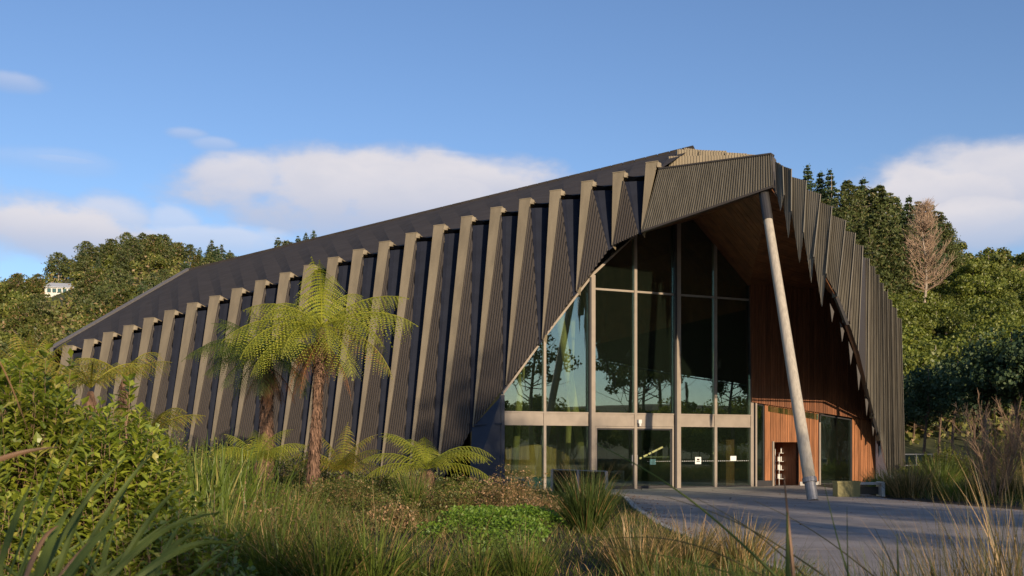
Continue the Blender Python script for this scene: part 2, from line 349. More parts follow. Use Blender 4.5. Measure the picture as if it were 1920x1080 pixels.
def pavemat():
    mt = pmat('exposed_aggregate_paving', (.29, .252, .228), .8, 0, .14, 1.1, .35, 90)
    t = NT(mt.node_tree); b = t.n['Principled BSDF']; src = b.inputs['Base Color'].links[0].from_socket
    g = t.add('ShaderNodeNewGeometry'); v = t.add('ShaderNodeTexNoise', ins={'Vector': g.outputs['Position'], 'Scale': 55.0, 'Detail': 3.0})
    c = t.mix(t.ss(v.outputs[0], .52, .62), src, (.34, .31, .28))
    n3 = t.add('ShaderNodeTexNoise', ins={'Vector': g.outputs['Position'], 'Scale': .35, 'Detail': 6.0})
    c = t.mix(t.m('MULTIPLY', t.ss(n3.outputs[0], .45, .7), .45), c, (.13, .12, .12)); t.put(b, 'Base Color', c); return mt
MT['pave'] = pavemat()
# paving: outline set by its edges, cast in bays with open joints
edgeL = [(-8, 3.9), (6, 3.6), (12, 3.7), (16, 3.3), (21, 3.1), (27, 3.3), (33, 3.7), (36.4, 2.2)]
edgeR = [(-8, 26), (12, 20), (20, 15.5), (25.8, 12.95), (29, 12.1), (31.7, 11.6), (38, 12.6), (43, 15.2)]
def ex(e, y): return float(np.interp(y, [p[0] for p in e], [p[1] for p in e]))
pave_root = thing('paving', (8, 20, 0), 'x', 'paving')
for k in ('label', 'category'): del pave_root[k]
pave_root['kind'] = 'structure'
for k in range(33):
    ya, yb_ = -2 + k * 1.15 + .01, -2 + (k + 1) * 1.15 - .01
    if yb_ > 36: break
    m = M(); m.box8([V(ex(edgeL, y_) + o_, y_, z_) for z_ in (-.05, .03) for y_, o_ in ((ya, -.13), (yb_, -.13), (yb_, .004), (ya, .004))]); m.build('edging_stone', MT['concrete'], pave_root)
ycuts = [-8, -2, 4, 8, 12, 16, 20, 23.5, 27, 30.5, 34, 38, 44]
def gl_y(x): return 38.4 + (x - 3.06) * .45          # line of the glass wall
for i in range(len(ycuts) - 1):
    a, b = ycuts[i] + .012, ycuts[i + 1] - .012
    cuts = np.linspace(0, 1, 5)
    for j in range(4):
        sub = np.linspace(a, b, 5); mm = M(); vs = []
        for yy in sub:
            xl, xr = ex(edgeL, yy), ex(edgeR, yy)
            if yy >= 36: xl = max(xl, -0.6); 
            x0 = xl + (xr - xl) * cuts[j] + .012; x1 = xl + (xr - xl) * cuts[j + 1] - .012
            vs += [(x0, yy, .004), (x1, yy, .004)]
        n = len(vs) // 2
        top = np.array(vs); bot = top.copy(); bot[:, 2] = -.03
        q = [[2 * k, 2 * k + 1, 2 * k + 3, 2 * k + 2] for k in range(n - 1)]
        q += [[2 * k, 2 * k + 2, 2 * k + 2 + 2 * n, 2 * k + 2 * n] for k in range(n - 1)] + [[2 * k + 1, 2 * k + 1 + 2 * n, 2 * k + 3 + 2 * n, 2 * k + 3] for k in range(n - 1)]
        q += [[0, 2 * n, 2 * n + 1, 1], [2 * n - 2, 2 * n - 1, 4 * n - 1, 4 * n - 2]]
        mm.add(np.vstack([top, bot]), q); mm.build('slab', MT['pave'], pave_root)

# ------------------------------------------------------------------ the building
bld = thing('arched_hall', (4, 42, 0), 'dark ribbed hall with arched cedar-lined entrance and tall glass front', 'building')
def part(m, name, mat, smooth=False, parent=None): return m.build(name, mat, parent or bld, smooth, recalc=True)
# left flank base plane
AZ, LEAN = R(62), R(16)
fu = V(-math.sin(AZ), math.cos(AZ), 0); fnh = V(-math.cos(AZ), -math.sin(AZ), 0)
fn = fnh * math.cos(LEAN) + V(0, 0, 1) * math.sin(LEAN); fw = np.cross(fu, fn); fw = fw if fw[2] > 0 else -fw
G1 = at(941, 740, 36.86)
def fhit(x, y, D=0.0):
    r = ray(x, y); s = (fn @ (G1 - CAM) + D) / (fn @ r); return CAM + s * r
# glass plane
gp0 = V(3.06, 38.4, 0); ge = nrm(V(.912, .41, 0)); gn = V(ge[1], -ge[0], 0)      # gn points out to the paving
def gt(x, off=0.0):
    """position along the glass line seen in column x, off metres proud of it"""
    o = gp0 + gn * off; k = (x - HX) / FPX; return (k * o[1] - o[0]) / (ge[0] - k * ge[1])
def gtz(x, y, off=0.0):
    t = gt(x, off); Y = (gp0 + gn * off + ge * t)[1]; return t, EYE + (HY - y) / FPX * Y
def G(t, off, z): return gp0 + ge * t + gn * off + V(0, 0, z)
AXG = np.array([ge, gn, V(0, 0, 1)])
def gbox(m, t0, t1, n0, n1, z0, z1): return m.box(t0, t1, n0, n1, z0, z1, gp0, AXG)

tops = np.array([118, 158, 194, 232, 270, 309, 351, 393, 435, 479, 525, 570, 615, 662, 711, 761, 813, 865, 920, 974, 1031, 1090, 1149, 1211], float)
topy = np.interp(tops, [118, 158, 194, 232, 270, 309, 351, 393, 435, 479, 662, 711, 761, 813, 865, 920, 974, 1031, 1090, 1149, 1211],
                 [649, 637, 624, 611, 597, 583, 569, 556, 542, 527, 469, 454, 438, 423, 407, 390, 374, 358, 341, 324, 305])
NR = len(tops)
DT, DB = .55, .05           # how far the ribs stand proud, top and bottom
wtop_px = np.interp(tops, [118, 435, 760, 1211], [18.5, 19, 19.5, 21.5])
# where each rib ends below: at the ground, or on the sloping edge of the entrance opening
bot_open = {23: (1202, 436), 22: (1147, 460), 21: (1080, 546), 20: (1016, 636), 19: (948, 722), 18: (886, 800)}
def tofu(P): return (P - G1) @ fu
def Fp(a, b, D): return G1 + fu * a + fw * b + fn * D            # a along the flank, b up the slope
def ab(P): d = P - G1; return d @ fu, d @ fw
rib_t = []; rib_b = []; rib_t2 = []; rib_b2 = []
wb_floor = (-0.05 - G1[2]) / fw[2]
slant = None
for i in range(NR):
    a0, b0 = ab(fhit(tops[i], topy[i], DT)); a1, b1 = ab(fhit(tops[i] + wtop_px[i], topy[i], DT))
    rib_t.append((a0, b0)); rib_t2.append((a1, b0))
for i in range(NR):
    if i in bot_open:
        a, b = ab(fhit(*bot_open[i], DB)); rib_b.append((a, b))
    else: rib_b.append(None)
for i in range(NR):
    if rib_b[i] is None:
        sl18 = (rib_b[18][0] - rib_t[18][0]) / (rib_t[18][1] - rib_b[18][1])
        a = rib_t[i][0] + sl18 * (rib_t[i][1] - wb_floor); rib_b[i] = (a, wb_floor)
for i in range(NR): rib_b2.append((rib_b[i][0] - .045, rib_b[i][1]))
for i in range(NR):
    m = M(); (a0, b0), (a1, _) = rib_t[i], rib_t2[i]; (c0, d0), (c1, _) = rib_b[i], rib_b2[i]
    Ns = 22; vs = []
    for k in range(Ns + 1):            # slightly stepped courses of folded sheet up the rib
        f = k / Ns; D = DB + (DT - DB) * f ** .9
        vs += [Fp(c0 + (a0 - c0) * f, d0 + (b0 - d0) * f, D), Fp(c1 + (a1 - c1) * f, d0 + (b0 - d0) * f, D),
               Fp(c1 + (a1 - c1) * f, d0 + (b0 - d0) * f, D - .05), Fp(c0 + (a0 - c0) * f, d0 + (b0 - d0) * f, -.35)]
    q = []
    for k in range(Ns):
        o = 4 * k; q += [[o, o + 1, o + 5, o + 4], [o + 1, o + 2, o + 6, o + 5], [o + 3, o, o + 4, o + 7]]
    m.add(vs, q)
    rb = m.build('rib', MT['rib'], bld)
    # cap and the short return under it
    m = M(); e = .012
    p = [Fp(a0 + e, b0 - .02, -.1), Fp(a1 - .02, b0 - .02, -.1), Fp(a1 - .02, b0 - .02, DT + e), Fp(a0 + e, b0 - .02, DT + e)]
    m.prism(p, fw * .035)
    rt = .09
    m.prism([Fp(a1, b0 - .02, DT - .01), Fp(a1 - rt, b0 - .02, DT - .12), Fp(a1 - rt, b0 - .18, DT - .12), Fp(a1, b0 - .22, DT - .01)], -fn * .05)
    m.build('rib_cap', MT['rib'], rb, recalc=True)

def corrugate(m, Bf, Tf, n, depth, Nn, ratio=.5):
    """corrugated sheet between bottom curve Bf(s) and top curve Tf(s), s in 0..1"""
    vs = []; s = 0; prof = []
    for k in range(n):
        s0 = k / n; w_ = 1 / n
        prof += [(s0 + w_ * .06, 0), (s0 + w_ * (.5 - .06), 0), (s0 + w_ * (.5 + .06), 1), (s0 + w_ * (1 - .06), 1)]
    prof = [(0, 1)] + prof + [(1, 1)]
    for s, h in prof:
        vs += [Bf(s) + Nn * depth * h, Tf(s) + Nn * depth * h]
    q = [[2 * k, 2 * k + 2, 2 * k + 3, 2 * k + 1] for k in range(len(prof) - 1)]
    m.add(vs, q); return m
def lerp(p, q, s): return p + (q - p) * s
# between two ribs: a proud corrugated sheet that widens downwards and, behind its edge, a smooth recessed panel with the shade put into its colour
for i in range(NR - 1):
    (a0, b0), (c0, d0) = rib_t2[i], rib_b2[i]; (a1, b1), (c1, d1) = rib_t[i + 1], rib_b[i + 1]
    fb = .80 if i + 1 not in bot_open else .90; ft = .02
    tl_, tr_ = Fp(a0, b0 - .34, DT - .05), Fp(a0 + (a1 - a0) * ft, b0 - .36 + (b1 - b0) * ft, DT - .10)
    bl_, br_ = Fp(c0, d0, DB - .02), Fp(c0 + (c1 - c0) * fb, d0 + (d1 - d0) * fb, DB - .03)
    n = 10; m = M()
    # vertical corrugations: every ridge runs straight up until it meets the raking edge
    vs = []; ql = []
    prof = []
    for k in range(n): prof += [((k + .06) / n, 0), ((k + .44) / n, 0), ((k + .56) / n, 1), ((k + .94) / n, 1)]
    prof = [(0, 1)] + prof + [(1, 1)]
    for x, h in prof:
        # straight line parallel to the rib from the sill up to the raking edge
        P = lerp(bl_, br_, x)
        if x <= ft / fb: T = lerp(tl_, tr_, x * fb / ft)
        else:
            g = (x - ft / fb) / (1 - ft / fb); g = min(1, max(0, g)); T = lerp(tr_, br_, g)
            T = T + fn * -.02
        vs += [P + fn * .045 * h, T + fn * .045 * h]
    ql = [[2 * k, 2 * k + 2, 2 * k + 3, 2 * k + 1] for k in range(len(prof) - 1)]
    m.add(vs, ql)
    e1_, e2_ = tr_ - fn * .02, br_ - fn * .02          # folded back along the raking edge
    ws = m.build('wall_sheet', MT['clad'], bld)
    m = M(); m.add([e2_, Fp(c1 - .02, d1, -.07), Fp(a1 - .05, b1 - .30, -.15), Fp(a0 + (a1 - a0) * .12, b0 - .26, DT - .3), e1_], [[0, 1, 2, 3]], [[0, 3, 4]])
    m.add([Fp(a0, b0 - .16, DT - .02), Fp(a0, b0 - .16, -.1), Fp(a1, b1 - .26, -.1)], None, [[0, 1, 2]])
    m.build('recess_panel', MT['recess_shade'], bld)
# roof edge strip (dark, curved) over each recess and the roof itself
m = M()
E0 = []
for i in range(NR):
    a, b = rib_t[i]; E0.append(Fp(a, b - .16, -.05)); a, b = rib_t2[i]; E0.append(Fp(a, b - .14, .30))
farE = at(100, 652, E0[0][1] + .6); E0 = [farE] + E0
R0 = at(1302, 276, 46.0); R1 = at(355, 506, 66.0); R2 = at(100, 653, 55.0)
rdg = [lerp(R2, R1, s) for s in np.linspace(0, 1, 8)] + [lerp(R1, R0, s) + V(0, 0, .35 * math.sin(math.pi * s) * 0) for s in np.linspace(0, 1, 24)[1:]]
def path_s(P, n):
    P = np.array(P); d = np.r_[0, np.cumsum(np.linalg.norm(np.diff(P, axis=0), axis=1))]; t = np.linspace(0, d[-1], n)
    return np.stack([np.interp(t, d, P[:, k]) for k in range(3)], 1)
fasT0 = fhit(1236, 318, DT)
Ea = np.array(E0 + [fasT0]); Ra = path_s(rdg, len(Ea))
Kr = 6; vs = []
for e, r in zip(Ea, Ra):
    for k in range(Kr + 1):
        s = k / Kr; vs.append(lerp(e, r, s) + V(0, 0, .28 * math.sin(math.pi * s)) * 0)
q = [[i * (Kr + 1) + k, (i + 1) * (Kr + 1) + k, (i + 1) * (Kr + 1) + k + 1, i * (Kr + 1) + k + 1] for i in range(len(Ea) - 1) for k in range(Kr)]
m.add(vs, q); roof = m.build('roof', MT['roof'], bld)
# ridge capping and hip flashing
m = M(); pr = path_s([R1, R0], 60)
for k in range(59): m.box8([p + V(dx, dy, dz) for dz in (-.10, .05) for p, dx, dy in ((pr[k], -.05, -.15), (pr[k + 1] - (pr[k + 1] - pr[k]) * .06, -.05, -.15), (pr[k + 1] - (pr[k + 1] - pr[k]) * .06, .1, .3), (pr[k], .1, .3))])
m.build('ridge_cap', MT['roof'], roof)
m = M(); ph = path_s([R2, R1], 2); dn = nrm(np.cross(ph[1] - ph[0], V(0, 0, 1)))
m.box8([p + dn * s_ + V(0, 0, z_) for z_ in (-.35, .12) for p, s_ in ((ph[0], -.22), (ph[1], -.22), (ph[1], .1), (ph[0], .1))]); m.build('hip_flashing', MT['roof_trim'], roof, recalc=True)
# shell behind the roof so that no light leaks in: far slope and the back of the hall
Yc = 43.5; corner = at(1655, 905, Yc); flank_end = at(1697, 884, 53.0)
def flY(x): return float(np.interp(x, [1440, 1450, 1500, 1550, 1600, 1615, 1630, 1655, 1697], [33.2, 33.3, 33.0, 32.7, 33.2, 37.0, 42.2, 43.5, 53.0]))

# prow fascia
A_top, A_bot = at(1447, 290, 33.3), at(1450, 352, 33.3)
FL_t, FL_b = fhit(1236, 318, DT - .05), fhit(1204, 436, DB)
fasn = nrm(np.cross(A_top - FL_b, V(0, 0, 1))); fasn = fasn if fasn[1] < 0 else -fasn
m = M(); corrugate(m, lambda s: lerp(FL_b, A_bot, s), lambda s: lerp(FL_t, A_top, s), 52, .05, fasn); fas = m.build('fascia', MT['clad_r'], bld)
m = M(); m.prism([FL_t + fasn * .07, A_top + fasn * .07, A_top - fasn * .25, FL_t - fasn * .25], V(0, 0, .05)); m.build('fascia_cap', MT['clad'], fas, recalc=True)
m = M(); m.prism([FL_b + fasn * .07, A_bot + fasn * .07, A_bot - fasn * .10, FL_b - fasn * .10], V(0, 0, .07)); m.build('fascia_sill', MT['clad'], fas, recalc=True)
# near edge of the prow, turned back
m = M(); ret = at(1454, 300, 34.2); retb = at(1456, 365, 34.2)
corrugate(m, lambda s: lerp(A_bot + fasn * .05, retb, s), lambda s: lerp(A_top + fasn * .05, ret, s), 5, .03, V(.8, -.5, 0)); m.build('prow_return', MT['clad'], fas)

# stepped upstands along the ridge behind the fascia
ups = [(1283, 1318, 277, 282, 44.6), (1270, 1362, 280, 283, 43.2), (1254, 1440, 293, 290, 41.6), (1310, 1400, 283, 288, 42.4), (1360, 1425, 286, 291, 41.9), (1400, 1462, 292, 306, 37.2)]
for (x0, x1, y0, y1, Y) in ups:
    m = M(); B0_, B1_, T0_, T1_ = at(x0, y0 + 45, Y), at(x1, y1 + 45, Y), at(x0, y0, Y), at(x1, y1, Y)
    corrugate(m, lambda s: lerp(B0_, B1_, s), lambda s: lerp(T0_, T1_, s), int((x1 - x0) / 6) + 3, .035, V(0, -1, 0))
    m.prism([B0_ + V(0, .02, 0), B1_ + V(0, .02, 0), T1_ + V(0, .02, 0), T0_ + V(0, .02, 0)], V(0, .3, 0)); m.build('roof_upstand', MT['rib'], roof)

# right flank: overlapping corrugated blades standing one behind the other, ending in points along the arch
arch_px = [(1450, 352), (1467, 372), (1484, 398), (1507, 437), (1526, 482), (1549, 515), (1573, 558), (1593, 609), (1611, 662), (1625, 722), (1638, 775), (1649, 818), (1664, 895)]
arch = [at(x, y, flY(x) + .0) for x, y in arch_px]
def archy(x): return float(np.interp(x, [p[0] for p in arch_px], [p[1] for p in arch_px]))
fins = [  # pixel outline as authored in each blade's own plane: left, right, top-left, top-right, lower-right, tip, lower-left
    (1453, 1468, 303, 311, (1470, 366), (1463, 398), (1455, 356)),
    (1466, 1484, 311, 317, (1484, 396), (1478, 451), (1467, 368)),
    (1482, 1512, 331, 339, (1507, 436), (1499, 496), (1484, 398)),
    (1508, 1539, 354, 364, (1526, 482), (1521, 532), (1506, 437)),
    (1533, 1560, 378, 387, (1549, 513), (1541, 578), (1525, 480)),
    (1554, 1586, 402, 413, (1571, 556), None, (1545, 512)),
    (1578, 1604, 431, 437, (1590, 603), None, (1560, 540)),
    (1594, 1618, 455, 461, (1609, 660), None, (1580, 580)),
    (1608, 1630, 480, 485, (1627, 729), None, (1598, 628)),
    (1620, 1640, 495, 500, (1640, 784), None, (1612, 668)),
    (1630, 1648, 511, 515, (1651, 826), None, (1625, 722)),
    (1640, 1656, 527, 531, (1660, 872), None, (1638, 775)),
    (1648, 1664, 543, 547, (1669, 900), None, (1650, 822)),
    (1656, 1672, 558, 562, (1678, 896), None, (1663, 890)),
    (1664, 1681, 573, 578, (1687, 890), None, (1670, 899)),
    (1673, 1690, 590, 598, (1697, 884), None, (1680, 894))]
for k, (xl, xr, ytl, ytr, lr, tip, ll) in enumerate(fins):
    Y = flY(xr) - .15 + (0 if k < 12 else 0); dY = -.25                      # right edge a little nearer: the blade faces the paving
    TL, TR, LR, LL = at(xl, ytl, Y + .30), at(xr, ytr, Y), at(*lr, Y), at(*ll, Y + .30)
    nc = max(4, int(round((xr - xl) / 3.7))); m = M()
    if tip:
        TP = at(*tip, Y + .1)
        fx = (tip[0] - ll[0]) / max(1, (lr[0] - ll[0])); fx = min(max(fx, .15), .9)
        Bf = lambda s, LL=LL, LR=LR, TP=TP, fx=fx: lerp(LL, TP, s / fx) if s < fx else lerp(TP, LR, (s - fx) / (1 - fx))
    else: Bf = lambda s, LL=LL, LR=LR: lerp(LL, LR, s)
    corrugate(m, Bf, lambda s: lerp(TL, TR, s), nc, .022, V(.1, -1, 0))
    # the outer edge is folded back along the flank
    m.prism([TR, LR, LR + V(-.06, .34, 0), TR + V(-.06, .34, 0)], V(-.03, 0, 0))
    fin_ = m.build('cladding_fin', MT['clad_r'], bld); m = M(); ew = .022 if k < 9 else .008; m.prism([TR + V(-ew, -.035, 0), LR + V(-ew, -.035, 0), LR + V(.004, -.035, 0), TR + V(.004, -.035, 0)], V(0, .03, 0)); m.build('edge_trim', MT['clad_r'], fin_, recalc=True)
# hanging points behind the rim of the arch
for (x, y, h, w_) in [(1559, 604, 42, 11), (1578, 641, 44, 11), (1594, 684, 52, 11), (1609, 732, 58, 10), (1624, 780, 54, 9), (1636, 818, 46, 9)]:
    xx = x + 3; Y = flY(xx) + .35; w_ *= .45; h *= .85; m = M()
    m.prism([at(x - 3, y - h, Y), at(x + w_, y - h * .55, Y), at(x + 1, y, Y)], V(.02, .10, 0)); m.build('hanging_point', MT['clad'], bld, recalc=True)
# rim of the arch
m = M(); rp = np.array(arch[6:]); 
for k in range(len(rp) - 1):
    p, q_ = rp[k], rp[k + 1]; d = nrm(q_ - p); sd = V(-1, .0, 0) * .10
    m.box8([p, q_, q_ + V(.02, .25, 0), p + V(.02, .25, 0), p + sd, q_ + sd, q_ + sd + V(.02, .25, 0), p + sd + V(.02, .25, 0)])
m.build('arch_rim', MT['alu_dark'], bld, recalc=True)

# closing skins: right flank body, back and far roof slope (seen only from the side or from behind)
m = M()
inner_top = [at(x, y + 8, flY(x + 16) + 1.2) for x, y in ((1455, 315), (1500, 345), (1550, 392), (1600, 445), (1640, 505), (1690, 605))]
inner_bot = [at(x, y, flY(x + 16) + 1.2) for x, y in ((1455, 350), (1500, 415), (1550, 500), (1600, 620), (1645, 800), (1697, 885))]
far_top = [lerp(R0, at(1672, 620, 58), s) + V(0, 1.5, -.2) for s in np.linspace(0, 1, 6)]
vs = inner_bot + inner_top + far_top
q = [[r * 6 + i, r * 6 + i + 1, (r + 1) * 6 + i + 1, (r + 1) * 6 + i] for r in (0, 1) for i in range(5)]
m.add(vs, q)
P_ = [A_top + V(0, .3, -.15), FL_t + V(0, .2, -.1), R0 + V(0, 0, -1.3), inner_top[0]]
m.add(P_, [[0, 1, 2, 3]])
endb = at(1672, 620, 58) + V(0, 1.5, -.2); gr = lambda p: V(p[0], p[1], 0)
bk = [R0 + V(0, 0, -.1), R1 + V(0, 0, -.1), R2 + V(0, 0, -.1)]
back = [V(21, 62, 0), V(2, 72, 0), V(-24, 68, 0), V(-24, 56, 0)]
m.add([bk[0], bk[1], bk[2], endb] + [V(21, 60, 5.5), V(0, 70, 7), V(-22, 67, 5)] + back,
      [[0, 1, 5, 4], [1, 2, 6, 5], [4, 5, 8, 7], [5, 6, 9, 8], [6, 2, 10, 9]], [[0, 4, 3]])
m.add([endb, V(21, 60, 5.5), V(21, 62, 0), flank_end + V(0, 0, -.6)], [[0, 1, 2, 3]])
m.build('rear_cladding', MT['clad'], bld)

# plinth strip under the right flank
m = M(); p0 = at(1664, 903, 43.2); p1 = at(1698, 884, 53.0)
for k in range(12):
    a, b = lerp(p0, p1, k / 12 + .004), lerp(p0, p1, (k + 1) / 12 - .004); a = V(a[0], a[1], 0); b = V(b[0], b[1], 0); o = V(.06, -.12, 0); i_ = V(-.2, .1, 0)
    M().box8([a + o, b + o, b + i_, a + i_] + [p + V(0, 0, .30) for p in (a + o, b + o, b + i_, a + i_)]).build('plinth_block', MT['concrete'], bld, recalc=True)

# ---- curtain wall
zb0, zb1 = gtz(1113, 797)[1], gtz(1113, 775)[1]                  # beam
ztr = gtz(1113, 542)[1]                                          # upper transom
tL = gt(941); tR = gt(1408)
cols_px = [941, 1020, 1110, 1190, 1270, 1340, 1408]
T_ = [gt(x) for x in cols_px]
diag = [gtz(941, 740), gtz(1020, 632), gtz(1110, 516), gtz(1190, 441)]
def topz(t):
    d = np.array(diag); 
    if t <= d[-1][0]: return float(np.interp(t, d[:, 0], d[:, 1]))
    return diag[-1][1] + (t - diag[-1][0]) * 1.1
ztop_right = {1270: gtz(1270, 395)[1], 1340: gtz(1340, 395)[1], 1408: gtz(1408, 500)[1]}
def colz(i):
    x = cols_px[i]
    if x == 941: return diag[0][1]
    if x <= 1190: return topz(T_[i]) + (.0)
    return 10.9
wcol = {1020: .05, 1110: .10, 1190: .06, 1270: .11, 1340: .06, 1408: .07, 941: .06}
for i, x in enumerate(cols_px):
    t = T_[i]; wd = wcol[x]; m = M(); gbox(m, t - wd, t + wd, -.10, .09, 0, colz(i)); part(m, 'mullion', MT['alu'])
    if x in (1110, 1270):
        m = M(); gbox(m, t - wd - .085, t - wd - .004, -.30, .16, 0, colz(i) - .1); part(m, 'mullion_blade', MT['alu_dark'])
for i in range(len(T_) - 1):
    a, b = T_[i] + wcol[cols_px[i]] + .004, T_[i + 1] - wcol[cols_px[i + 1]] - .004
    if cols_px[i] == 1270 - 0: pass
    bb = b - (.09 if cols_px[i + 1] in (1110, 1270) else 0)
    m = M(); gbox(m, a, bb, -.06, .06, zb0, zb1); gbox(m, a, bb, -.07, .085, zb1 - .02, zb1 + .035); gbox(m, a, bb, -.07, .075, zb0 - .035, zb0 + .01); part(m, 'beam_panel', MT['alu'])
    # lower pane
    if cols_px[i] not in (1110, 1190):
        m = M(); gbox(m, a, bb, -.012, .012, .06, zb0 - .036); part(m, 'glass_pane', MT['glass'])
        m = M(); gbox(m, a, bb, -.05, .05, 0, .055); part(m, 'bottom_rail', MT['alu_dark'])
    # upper panes
    def pane(poly):      # every pane sits a touch out of true
        ca_, cb_ = rng.normal() * .0022, rng.normal() * .0011; t0_, z0_ = poly[0]
        part(M().prism([G(t, -.012 + ca_ * (t - t0_) + cb_ * (z - z0_), z) for t, z in poly], gn * .024), 'glass_pane', MT['glass'])
    za, zc = topz(a) - .03, topz(bb) - .03
    if cols_px[i] == 941: pane([(a, zb1 + .04), (bb, zb1 + .04), (bb, zc), (a, max(za, zb1 + .05))])
    elif cols_px[i] == 1020: pane([(a, zb1 + .04), (bb, zb1 + .04), (bb, min(zc, 99)), (a, za)])
    else:
        zt2 = ztr if cols_px[i] < 1270 else ztr
        pane([(a, zb1 + .04), (bb, zb1 + .04), (bb, zt2 - .03), (a, zt2 - .03)])
        m = M(); gbox(m, a, bb, -.06, .055, zt2 - .028, zt2 + .045); part(m, 'transom', MT['alu'])
        tz0 = za if cols_px[i] in (1110,) else 10.8; tz1 = zc if cols_px[i] in (1110,) else 10.8
        pane([(a, zt2 + .05), (bb, zt2 + .05), (bb, tz1), (a, tz0)])
# sloping frame along the flank opening
for k in range(3):
    (ta, za), (tb, zb) = diag[k], diag[k + 1]
    part(M().prism([G(ta, -.1, za - .02), G(tb, -.1, zb - .02), G(tb, -.1, zb + .10), G(ta, -.1, za + .10)], gn * .24), 'raking_frame', MT['alu'])
# lining between the raking frame and the flank edge
m = M(); fl = [G(t, 0, z + .10) for t, z in diag]; fe = [fhit(941, 738, 0), fhit(1016, 634, 0), fhit(1102, 517, 0), fhit(1186, 444, 0)]
for k in range(3): m.add([fl[k], fl[k + 1], fe[k + 1] + fn * -.02, fe[k] + fn * -.02], [[0, 1, 2, 3]])
m.build('opening_lining', MT['alu_dark'], bld)
# doors in the middle bay
ta, tb = T_[2] + .11, T_[4] - .21; tm = (ta + tb) / 2 - .02; zd = zb0 - .045
m = M(); gbox(m, ta, tb, -.05, .08, zd - .07, zd); gbox(m, tb - .07, tb, -.05, .08, 0, zd - .072); gbox(m, ta, ta + .05, -.05, .08, 0, zd - .072); part(m, 'door_frame', MT['alu'])
for (a, b) in ((ta + .06, tm - .01), (tm + .01, tb - .08)):
    root = M(); gbox(root, a + .05, b - .05, -.012, .012, .12, zd - .13); dr = part(root, 'door', MT['glass'])
    m = M(); gbox(m, a, a + .045, -.03, .03, .02, zd - .08); gbox(m, b - .045, b, -.03, .03, .02, zd - .08); gbox(m, a + .046, b - .046, -.03, .03, .02, .11); gbox(m, a + .046, b - .046, -.03, .03, zd - .125, zd - .08); m.build('door_stile', MT['alu_dark'], dr)
    m = M(); hx = b - .12 if a < tm - .2 else a + .08; gbox(m, hx, hx + .03, .05, .08, .9, 1.3); m.build('handle', MT['steel'], dr)
# manifestation dots across the glass and notices stuck to it
m = M()
for t in np.arange(T_[4] + .2, T_[6] - .1, .09):
    _, z = gtz(1300, 864.5); gbox(m, t, t + .035, .0135, .016, z - .012, z + .012)
for t in np.arange(tm + .6, tb - .15, .09): gbox(m, t, t + .03, .0135, .016, z - .01, z + .01)
o = m.build('dot_strip', MT['white'], bld); tag(o, kind='stuff')
def notice(x0, y0, x1, y1, mat=MT['paper']):
    t0, z1 = gtz(x0, y0); t1, z0 = gtz(x1, y1); m = M(); gbox(m, t0, t1, .017, .020, z0, z1); return part(m, 'notice', mat)
nt_ = notice(1303, 857, 1314, 870)
t0, z1 = gtz(1306, 860); t1, z0 = gtz(1311, 866); m = M(); gbox(m, t0, t1, .021, .022, z0 + .06, z1); gbox(m, t0 - .02, t1 + .02, .021, .022, z0, z0 + .03); m.build('print', MT['dark'], nt_)
notice(1218, 861, 1229, 871, MT['teal']); notice(1369, 855, 1380, 864, MT['paper'])
# small camera / sensor box over the doors
t, z = gtz(1195, 791); m = M(); gbox(m, t - .07, t + .07, .09, .22, z - .06, z + .08); m.tube([G(t, .2, z - .05), G(t, .2, z - .16)], .05, 8); part(m, 'door_sensor', MT['white'])
# blue-grey return wall left of the glass
m = M()
bl = [at(941, 741, 36.8), at(941, 897, 36.8), fhit(880, 900, .02), fhit(885, 802, .02)]
bl[1] = V(bl[0][0], bl[0][1], 0); bl[2] = V(bl[2][0], bl[2][1], 0)
m.prism([bl[0], bl[1], bl[2], bl[3]], V(.0, .12, 0)); part(m, 'return_panel', MT['bluewall'])
tb0, zz = gtz(939, 797); m = M(); m.prism([bl[0] + V(-.02, -.06, 0), bl[1] + V(-.02, -.06, 0), bl[1] + V(.10, -.02, 0), bl[0] + V(.10, -.02, 0)], V(0, .2, 0)); part(m, 'corner_trim', MT['bluewall'])
m = M(); a_, b_ = at(941, 796, 36.7), at(888, 798, fhit(885, 802, .1)[1]); m.prism([a_, b_, b_ + V(0, 0, .05), a_ + V(0, 0, .05)], V(0, -.04, 0)); part(m, 'wall_trim', MT['bluewall'])

# ---- polygon clipping for boards
def clip(poly, n, d):
    out = []
    for i in range(len(poly)):
        p, q_ = poly[i], poly[(i + 1) % len(poly)]; a, b = p @ n - d, q_ @ n - d
        if a >= 0: out.append(p)
        if a * b < 0: out.append(p + (q_ - p) * (a / (a - b)))
    return out
def boards(poly3, along, pitch, gap, thick, nout, name, mat, parent, maxn=300):
    """individual boards laid over a flat convex polygon, running in direction 'along'"""
    poly3 = [np.array(p) for p in poly3]; o = poly3[0]; nn = nrm(nout); e1 = nrm(along - (along @ nn) * nn); e2 = np.cross(nn, e1)
    P2 = [V((p - o) @ e1, (p - o) @ e2, 0)[:2] for p in poly3]; lo = min(p[1] for p in P2); hi = max(p[1] for p in P2); k = lo
    while k < hi:
        s = clip(P2, np.array([0, 1.]), k + gap / 2)
        if len(s) > 2: s = clip(s, np.array([0, -1.]), -(k + pitch - gap / 2))
        if len(s) > 2:
            th = thick * (.8 + rng.random() * .5)
            m = M(); m.prism([o + e1 * p[0] + e2 * p[1] for p in s], nn * th); m.build(name, mat, parent, recalc=True)
        k += pitch
